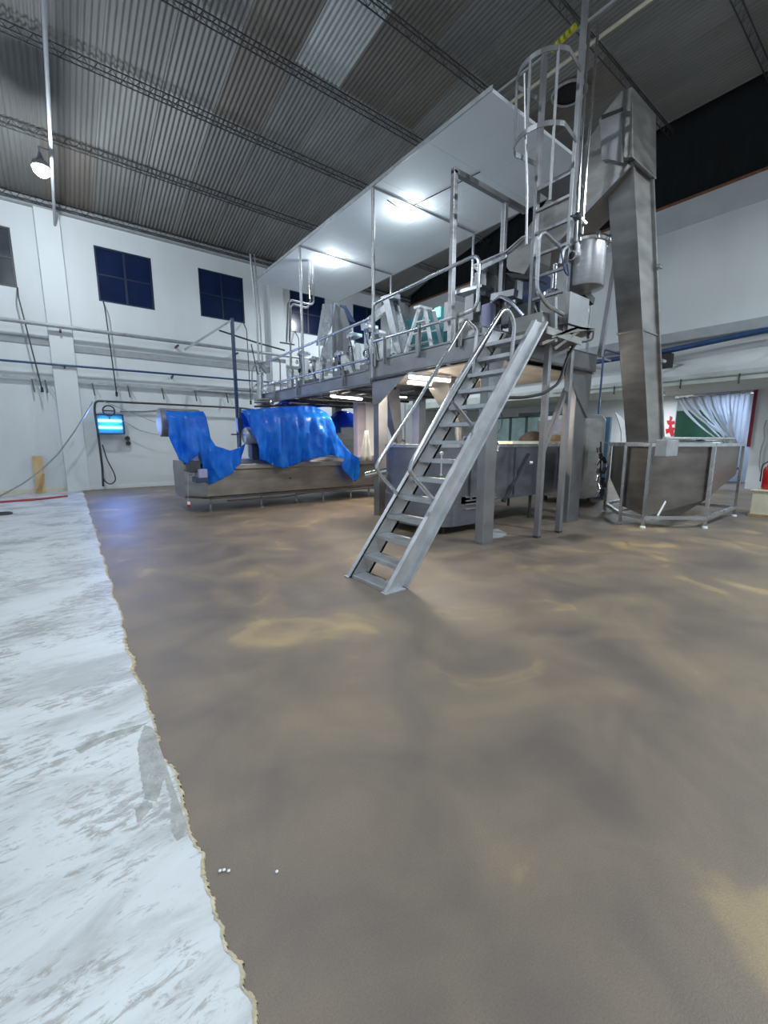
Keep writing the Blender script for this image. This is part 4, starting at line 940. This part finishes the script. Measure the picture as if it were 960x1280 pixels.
def drape(outline, yf, top_l, top_r, ztop, label, mm='tarp', seed=0, backdrop=.45, depth=1.0):
    b, x0, x1, z1 = sheet_px(outline, yf, label, seed=seed)
    # top and rear flap
    n = 18; m_ = 8; vs = []
    for i in range(n+1):
        x = top_l+(top_r-top_l)*i/n
        for j in range(m_+1):
            u = j/m_; y = 9.36+depth*min(1,u/.6); z = ztop-.015+.03*math.sin(5*x+4*u)-(max(0,u-.6)/.4)*backdrop
            if j == 0: y = yf(x, ztop-.01); z = ztop-.01
            vs.append((x,y,z))
    b.add(vs, [[i*(m_+1)+j,(i+1)*(m_+1)+j,(i+1)*(m_+1)+j+1,i*(m_+1)+j+1] for i in range(n) for j in range(m_)], True)
    o = b.build('blue_plastic_sheet', mm, fixn=False); tag(o, label, 'plastic sheet', 'blue plastic sheets over the trough machine')
    so = o.modifiers.new('thick','SOLIDIFY'); so.thickness = .004
    return o
s1 = [(205,514),(257,513.5),(259,530),(262,548),(268,557),(284,563),(296,560),(306,554),(303,566),(298,580),(288,590),(272,600),(262,606),(257,600),(252,585),(250,572),(246,565),(240,572),(232,580),(222,574),(214,556),(208,545),(209,528)]
drape(s1, folds(9,19,.10,2.14,9.22,.14), 1.80, 2.50, 2.13, 'left blue plastic sheet over the drum, torn tail over the trough end', seed=1)
s2 = [(303,512.5),(330,510),(352,508),(372,507.5),(385,506),(398,508),(409,514),(416,530),(424,550),(431,565),(438,569),(447,573),(446,590),(443,600),(436,601),(428,590),(424,582),(427,573),(412,569),(400,570),(388,573),(376,576),(363,581),(350,585),(340,582),(334,578),(322,574),(320,560),(315,545),(309,530)]
drape(s2, folds(7.5,18,.13,2.22,9.18,.12), 3.55, 5.2, 2.20, 'wide blue plastic sheet draped over the middle of the trough', seed=2)
# crumpled upper blue sheet + background covered hump
def blob(c, rx, ry, rz, mm, nm, parent=None, seed=0, amp=.12):
    rg = random.Random(seed); b = MB(); NU, NV_ = 22, 10; vs=[]; fs=[]; ph = [rg.uniform(0,6) for _ in range(4)]
    for j in range(NV_+1):
        for i in range(NU):
            a = 2*math.pi*i/NU; e = (math.pi/2)*j/NV_; k = 1+amp*(math.sin(3*a+ph[0])+.6*math.sin(7*a+ph[1]+j*.7)+.5*math.sin(5*e+ph[2]+2*a))
            vs.append(Vector(c)+Vector((rx*math.cos(a)*math.cos(e)*k, ry*math.sin(a)*math.cos(e)*k, rz*math.sin(e)*(1+amp*.5*math.sin(4*a+ph[3])))))
    for j in range(NV_):
        for i in range(NU): fs.append([j*NU+i,j*NU+(i+1)%NU,(j+1)*NU+(i+1)%NU,(j+1)*NU+i])
    return b.add(vs,fs,True).build(nm,mm,parent)
q = AY(11.2,382,505); tag(blob((q.x,11.3,q.z-.05),.75,.4,.16,'tarp_dark','crumpled_blue_sheet',seed=5),'crumpled darker blue sheet behind the top of the wide one','plastic sheet')
cb = root('background_tank', AY(12.2,436,574), 'stainless bin with a dark blue cover behind the trough', 'bin')
q0, q1 = AY(12,427,534), AY(12,455,578); MB().box((q0.x,12,q1.z-.5),(q1.x,13,q0.z)).build('bin_body','steel_warm',cb,.02)
q = AY(12.4,432,538); blob((q.x,12.5,q.z-.1),.72,.5,.75,'tarp_dark','blue_cover',cb,3,.05)
MB().box((q0.x+.1,12.1,0),(q0.x+.2,12.2,q1.z-.4)).build('leg','steel_grey',cb); MB().box((q1.x-.2,12.1,0),(q1.x-.1,12.2,q1.z-.4)).build('leg','steel_grey',cb)
# grey cloth hanging and plastic post
q = AY(9.6,456,520); t_ = AY(9.6,447,500); tag(MB().box((AY(9.9,447,560).x,9.9,1.1),(AY(9.9,457,560).x,10.1,2.6)).build('plastic_post','pink_grey'),'mauve grey plastic covered post left of the front column','post')
tag(MB().box((AY(9.9,458,560).x,9.92,1.1),(AY(9.9,468,560).x,10.0,2.6)).build('white_board','white_plastic'),'bright white board beside the mauve post','board')
b = MB(); vs=[]; 
for i in range(13):
    u = i/12; 
    for j in range(7):
        w_ = j/6; p = AY(8.6,456+(u-.5)*(4+14*w_)+2,538+38*w_); vs.append((p.x,8.6+.06*math.sin(u*14)*w_,p.z))
b.add(vs,[[i*7+j,(i+1)*7+j,(i+1)*7+j+1,i*7+j+1] for i in range(12) for j in range(6)],True); o = b.build('hanging_cloth','grey_cloth',fixn=False); o.modifiers.new('t','SOLIDIFY').thickness=.006; tag(o,'pale grey cloth bag hanging over the right end of the trough','cloth')

# ================================================================== POLES AND PIPES LEFT OF PLATFORM
sp = root('standing_post', (4.75,13.9,0), 'dark standing post with a diagonal arm in front of the window wall', 'post')
MB().box((4.71,13.86,0),(4.80,13.95,5.32)).build('post','dark_blue',sp); MB().bar(AY(13.9,290,400),AY(13.9,231,437),.06,.06).build('diagonal_arm','galv',sp)
MB().tube([AY(13.9,274,413),AY(13.9,320,428),AY(13.9,356,438)],.025,6).build('stay_rod','dark',sp)
for a,c in (((313,312),(322,470)),((322,312),(330,470))):
    pa, pb = AY(12.9,*a), AY(12.9,*c)
PP = root('pipe_riser_pair', AY(12.5,325,500), 'pair of thin steel risers from roof down to a steel head', 'pipe')
MB().tube([AY(12.6,313,318),AY(12.6,321,400),AY(12.6,324,470)],.03,8).build('pipe','steel',PP); MB().tube([AY(12.6,318,318),AY(12.6,325,400),AY(12.6,329,470)],.022,8).build('pipe','steel',PP)
MB().tube([AY(12.6,325,466),AY(12.6,325,506)],.10,14).build('head','steel_light',PP); MB().bar(AY(12.5,322,450),AY(12.5,334,466),.12,.1).build('bracket','galv',PP); MB().bar(AY(12.5,314,430),AY(12.5,322,468),.025,.025).build('lever','dark',PP)
P2_ = root('air_cylinder', AY(11.5,363,500), 'short vertical steel cylinder standing at the far platform end', 'cylinder')
MB().tube([AY(11.5,363,462),AY(11.5,363,504)],.10,16).build('barrel','steel_light',P2_); MB().tube([AY(11.5,363,428),AY(11.5,363,462)],.025,8).build('stem','steel_grey',P2_); MB().bar(AY(11.5,350,428),AY(11.5,368,431),.04,.03).build('handle','dark',P2_)
for k,(L_) in enumerate(([(389,320),(391,340),(392,378),(388,381),(364,375),(360,380),(358,428)],[(386,324),(387,345),(388,376),(384,385),(366,380),(363,384),(362,428)])):
    tube_thing('bright_z_pipe', [AY(10.6,*q) for q in L_], .028, 'steel_polish', ('outer of two bright stepped steel pipes under the far panel end','inner of two bright stepped steel pipes under the far panel end')[k], 'pipe', 'bright stepped pipes', bend=.05)
tube_thing('frame_rail_low', [AY(12.3,*q) for q in ((315,500),(315,462),(319,455),(350,448),(351,500))], .02, 'steel_grey', 'bent thin rail frame around the riser head', 'rail', bend=.1)
tube_thing('far_rail', [AY(12.6,*q) for q in ((330,505),(334,480),(352,475),(355,500))], .022, 'steel_light', 'small bent rail right of the riser head', 'rail', bend=.1)
hb_ = root('header_pipes', (4.3,11.8,2.4), 'bundle of horizontal service pipes behind the blue sheets', 'pipe bundle')
for k,(y0_,y1_) in enumerate(((508,506),(503,498),(500,493))):
    MB().tube([AY(11.9+.1*k,318,y0_),AY(11.9+.1*k,400,y1_)],.03,8).build('pipe',('dark','steel_grey','steel')[k],hb_)
for x in (340,352,372,386): MB().lathe(AY(11.8,x,503),[(.05,-.05),(.07,0),(.05,.05)],10).build('valve','steel_polish' if x%3 else 'dark_blue',hb_)

# ================================================================== EQUIPMENT ON THE PLATFORM
# folded hood A (inverted V) and conveyor B
ha = root('folded_hood', (6.4,9,2.95), 'tall pale folded plate hood standing on the far platform', 'hood')
def plate(L, y, th, mm, nm, par, w2=0): return MB().ngon([AX(y,*q) for q in L],(th,0,0)).build(nm,mm,par)
plate([(403,380),(418,378),(416,400),(404,432),(395,432)],6.2,.03,'steel_light','front_flap',ha)
plate([(418,378),(430,388),(452,452),(440,462),(416,460),(415,415)],6.35,.03,'steel_grey','side_plate',ha)
plate([(415,415),(402,436),(398,462),(416,460)],6.25,.03,'steel_light','lower_plate',ha)
MB().bar(AX(6.5,428,384),AX(6.5,440,405),.18,.12).build('motor','dark_blue',ha); MB().bar(AX(6.2,416,378),AX(6.2,417,470),.04,.04).build('post','steel_grey',ha)
for x in (403,441): MB().bar(AX(6.2,x,455),AX(6.2,x,478),.06,.06).build('leg','steel_grey',ha)
hb2 = root('inclined_conveyor', (6.4,7.7,2.95), 'inverted V of pale conveyor side plates near the middle posts', 'conveyor')
MB().bar(AX(6.4,453,408),AX(6.4,486,383),.10,.16).build('lower_conveyor','steel_light',hb2)
MB().bar(AX(6.3,484,373),AX(6.3,500,443),.10,.20).build('side_plate','alu',hb2); MB().bar(AX(6.5,493,371),AX(6.5,512,440),.08,.22).build('side_plate','steel_light',hb2)
MB().bar(AX(6.35,480,375),AX(6.35,496,370),.20,.10).build('head_cover','alu',hb2)
MB().lathe(AX(6.9,474,384),[(.16,-.05),(.16,.1)],18,'X').build('guard_disc','steel_grey',hb2)
for a,c in (((486,440),(490,458)),((508,438),(512,455)),((459,400),(459,445))): MB().bar(AX(6.35,*a),AX(6.35,*c),.05,.05).build('leg','steel_light',hb2)
# white stepladder
sl = root('white_stepladder', (5.6,5.5,3.08), 'white aluminium stepladder standing open on the platform', 'stepladder')
BZ = 3.08
def SLp(x, z, y): return Vector((x,y,z))
T0, T1, T2, T3 = AX(5.5,523.5,386), AX(5.5,531,385), AX(5.72,533,386), AX(5.72,542,388)
def foot_on_deck(T_, Q_): k = (T_.z-3.085)/(T_.z-Q_.z); return T_+(Q_-T_)*k
F0, F1 = foot_on_deck(T0, AX(5.25,508,438)), foot_on_deck(T1, AX(5.25,539,432)); B0, B1 = foot_on_deck(T2, AX(6.1,523,432)), foot_on_deck(T3, AX(6.1,551,428))
lw = mat('bright_white_aluminium',(.86,.88,.9),.35,0,.04,4)
for a_,c_2 in ((T0,F0),(T1,F1),(T2,B0),(T3,B1)): MB().bar(a_,c_2,.055,.05).build('rail',lw,sl)
for u in (.30,.56,.82): MB().bar(T0.lerp(F0,u)+Vector((.04,0,0)),T1.lerp(F1,u)+Vector((.04,0,0)),.09,.02).build('step',lw,sl)
for u in (.36,.76): MB().bar(T2.lerp(B0,u),T3.lerp(B1,u),.04,.02).build('cross_brace',lw,sl)
MB().bar((T1+T2)/2+Vector((0,-.02,.01)),(T0+T2)/2+Vector((0,.08,.01)),.30,.04).build('top_cap',lw,sl)
# teal lit cabinet behind the ladder
tc_ = root('teal_window_box', AX(7.7,535,430), 'teal tinted cabinet with a glowing cyan light behind the stepladder', 'cabinet')
q0, q1 = AX(7.6,506,398), AX(7.6,556,430); zlo = 3.08
MB().box((7.55,q1.y,zlo),(7.95,q0.y,AX(7.6,540,390).z)).build('body',mat('teal_cabinet',(.02,.16,.19),.3,0,.2,3),tc_,.01)
q = AX(7.52,547,390); MB().box((7.50,q.y-.09,q.z-.12),(7.54,q.y+.09,q.z+.10)).build('indicator','cyan',tc_)
area_light((7.42,q.y,q.z), .2, 2.0, (.05,.9,.9), (0,R(90),0), .2, tc_)
# clutter machines on the deck: fillers/valve stacks
def filler(px, py0, py1, X, label, seed, wide=.3, zb=2.95):
    rg = random.Random(seed); base = AX(X,px,py1); zt = AX(X,px,py0).z; y = base.y
    g = root('filling_machine', (X,y,zb), label, 'machine', 'filling machines on the platform')
    MB().box((X-.25,y-wide/2,zb+.10),(X+.2,y+wide/2,zb+.32)).build('base_box','steel_grey',g,.01)
    MB().lathe((X-.05,y-wide*.2,zb+.32),[(.10,0),(.10,(zt-zb)*.42),(.06,(zt-zb)*.5)],16).build('cylinder','white_plastic',g)
    cm = MB().bar((X-.1,y+wide*.3,zb+.3),(X-.1,y+wide*.3,zt),.07,.09).build('column','steel_light',g)
    MB().box((X-.22,y-wide*.45,zt-.14),(X+.05,y+wide*.45,zt-.06)).build('head_box','steel_light',cm,.01)
    for k in range(3):
        yy_ = y+rg.uniform(-wide/2,wide/2); z_ = zb+rg.uniform(.45,zt-zb-.2); MB().lathe((X-.25,yy_,z_),[(.03,-.06),(.045,0),(.03,.06)],10).build('valve','steel_polish' if k != 1 else 'black',g)
    MB().tube([(X-.2,y-wide/2,zb+.3),(X-.28,y-wide*.5,zt-.4),(X-.2,y+wide*.2,zt-.1)],.014,6,.1).build('hose','black' if seed%2 else 'blue_pipe',g)
    for s_ in (-1,1): MB().box((X-.2,y+s_*wide*.4-.02,zb),(X-.15,y+s_*wide*.4+.02,zb+.1)).build('leg','steel_grey',g)
for i,(px,p0,p1,lab) in enumerate(((384,438,476,'leftmost filler at the far end of the deck'),(399,445,472,'filler below the folded hood'),(431,438,466,'filler right of the folded hood'),(447,415,462,'filler with raised arm just left of the middle post'),(466,405,455,'filler behind the middle post'),(478,412,452,'filler under the inclined conveyor'))):
    filler(px,p0,p1,6.0+.15*(i%2),lab,i,.34)
# white chute plates below the hood
for i,(a,c,lab) in enumerate((((411,452),(407,470),'thin white chute plate at the rail, leftmost'),((433,448),(440,468),'white chute plate between two fillers'),((487,436),(481,448),'white chute plate right of the middle post'))):
    tag(MB().bar(AX(5.7,*a),AX(5.7,*c),.10,.02).build('chute_plate','white_plastic'),lab,'plate')
# near deck machines behind the rail: motor group, hopper
nm = root('weighing_machine', (6.3,5.3,3.08), 'tall machine with hopper and motors behind the near guard rail', 'machine')
def bx(x,y0p,x1,y1p,X,dx,mm,nmn,bev=.01,par=None):
    a, c = AX(X,x,y0p), AX(X,x1,y1p); return MB().box((X,c.y,min(a.z,c.z)),(X+dx,a.y,max(a.z,c.z))).build(nmn,mm,par or nm,bev)
bx(555,378,566,412,6.5,.5,'steel_grey','lower_cabinet'); bx(568,400,600,420,6.3,.6,'steel_warm','base_cabinet')
bx(581,371,591,400,6.15,.2,'steel_grey','slide_column'); bx(601,381,612,409,6.15,.2,'purple','motor',.03); bx(592,372,601,398,6.4,.25,'dark','motor_block')
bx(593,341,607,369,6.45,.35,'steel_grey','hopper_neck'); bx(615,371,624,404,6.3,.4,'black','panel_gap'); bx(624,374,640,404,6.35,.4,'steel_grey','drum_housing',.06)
bx(621,325,631,367,6.5,.35,'dark','dark_column')
MB().ngon([AX(6.2,x,y) for x,y in ((566,364),(602,355),(602,359),(568,368))],(.35,0,0)).build('shelf','steel_light',nm)
MB().ngon([AX(6.3,x,y) for x,y in ((633,316),(655,296),(668,299),(666,324),(655,343),(637,339),(633,334))],(.5,0,0)).build('feed_hopper','steel_warm',nm,.008)
MB().ngon([AX(6.28,x,y) for x,y in ((590,333),(633,316),(633,322),(597,340))],(.45,0,0)).build('feed_trough','steel_light',nm,.005)
MB().ngon([AX(6.25,x,y) for x,y in ((631,341),(645,342),(662,345),(661,349),(640,347))],(.5,0,0)).build('drip_plate','black',nm)
MB().tube([AX(6.25,x,y) for x,y in ((592,332),(633,314),(655,295),(668,298))],.018,8,.04).build('hopper_edge','steel_polish',nm)
MB().bar(AX(6.3,616,372),AX(6.3,645,366),.12,.10).build('arm','steel_light',nm); MB().lathe(AX(6.25,592,378),[(.05,-.12),(.05,.1)],12).build('flask','white_plastic',nm); MB().lathe(AX(6.25,598,384),[(.04,-.08),(.04,.08)],12).build('flask','white_plastic',nm)
MB().tube([AX(6.2,x,y) for x,y in ((616,376),(625,370),(640,378),(655,395))],.03,8,.06).build('pipe','steel_light',nm)
b_m = root('agitator_unit', (6.6,4.4,3.08), 'dark agitator unit with polished glass pot beside the ladder foot', 'machine')
MB().box((6.3,4.2,3.08),(7.0,4.7,3.75)).build('base','dark',b_m,.02); MB().lathe(AX(6.4,688,380),[(.12,-.12),(.14,-.1),(.14,.16),(.10,.2)],18).build('pot','steel_polish',b_m)
MB().box((6.5,4.3,3.75),(6.9,4.6,4.25)).build('motor','dark_blue',b_m,.03); MB().tube([AX(6.4,694,330),AX(6.4,692,372)],.035,10).build('shaft','steel_light',b_m)
MB().tube([AX(6.3,x,y) for x,y in ((660,395),(668,380),(676,398),(690,400),(700,380))],.02,8,.05).build('pipe','steel_polish',b_m)
MB().lathe(AX(6.2,704,372),[(.05,-.1),(.06,0),(.03,.08)],12).build('valve','dark_blue',b_m)
MB().box((6.35,3.95,3.0),(6.75,4.3,3.2)).build('tray','steel_light',b_m)
# stainless housing behind ladder at mid height
bh = root('ladder_side_cabinet', (5.9,3.6,3.0), 'plain stainless cabinet at the foot of the caged ladder', 'cabinet')
q0, q1 = AY(3.5,668,388), AY(3.5,704,428); MB().box((q0.x+.1,3.44,3.0),(q1.x,3.9,q0.z)).build('body','steel_warm',bh,.01); MB().bar(AY(3.4,691,372),AY(3.4,691,428),.10,.06).build('post','steel_grey',bh)

# clutter under the deck: legs, chutes, rack
ud = root('steel_funnel', AY(6.2,540,545), 'stainless funnel chute under the deck behind the stairs', 'funnel')
MB().loft([Vector((5.75,5.6,2.68)),Vector((6.35,5.6,2.68)),Vector((6.35,6.2,2.68)),Vector((5.75,6.2,2.68))],[Vector((6.25,5.7,1.9)),Vector((6.45,5.7,1.9)),Vector((6.45,5.95,1.9)),Vector((6.25,5.95,1.9))]).build('cone','steel_warm',ud)
MB().tube([(6.35,5.82,1.92),(6.4,5.82,1.5)],.07,12).build('spout','steel_warm',ud)
u2 = root('steel_funnel', AY(7.5,500,545), 'grey funnel chute under the deck right of the front column', 'funnel')
MB().loft([Vector((5.75,7.4,2.68)),Vector((6.15,7.4,2.68)),Vector((6.15,7.8,2.68)),Vector((5.75,7.8,2.68))],[Vector((6.15,7.45,1.5)),Vector((6.3,7.45,1.5)),Vector((6.3,7.6,1.5)),Vector((6.15,7.6,1.5))]).build('cone','steel_grey',u2); MB().tube([(6.22,7.52,1.52),(6.22,7.52,1.3)],.06,12).build('spout','steel_grey',u2)
tube_thing('hanging_hose', [AY(7.6,*q) for q in ((500,505),(495,520),(494,535),(500,548),(506,552))], .02, 'dark', 'dark hose curving down under the deck', 'hose', bend=.15)
wb = root('side_bench', (6.9,7.9,0), 'low bench with dark trays behind the stairs foot', 'bench')
MB().box((6.2,7.2,1.25),(8.6,8.1,1.32)).build('bench_top','steel_light',wb); 
for x in (6.3,8.5): 
    for y in (7.25,8.0): MB().box((x-.03,y-.03,0),(x+.03,y+.03,1.25)).build('leg','steel_grey',wb)
MB().box((6.5,7.3,1.32),(7.2,7.8,1.42)).build('tray','dark',wb); MB().box((7.4,7.3,1.32),(8.1,7.8,1.40)).build('tray','teal_frame',wb)
rk = root('green_rack', (15.9,9.3,0), 'green grey glazed rack frames at the far wall beyond the vat', 'rack')
for i in range(5):
    y0_ = 8.3+i*.8; b = MB()
    for a in (y0_,y0_+.74): b.box((15.9,a,0.6),(15.96,a+.06,2.6))
    b.box((15.9,y0_,2.54),(15.96,y0_+.8,2.6)); b.box((15.9,y0_,1.5),(15.96,y0_+.8,1.56)); b.build('frame','teal_frame',rk); MB().box((15.92,y0_+.06,1.56),(15.94,y0_+.74,2.54)).build('pane','teal',rk)
MB().box((15.85,8.3,0),(16.0,12.3,.6)).build('plinth','steel_grey',rk)
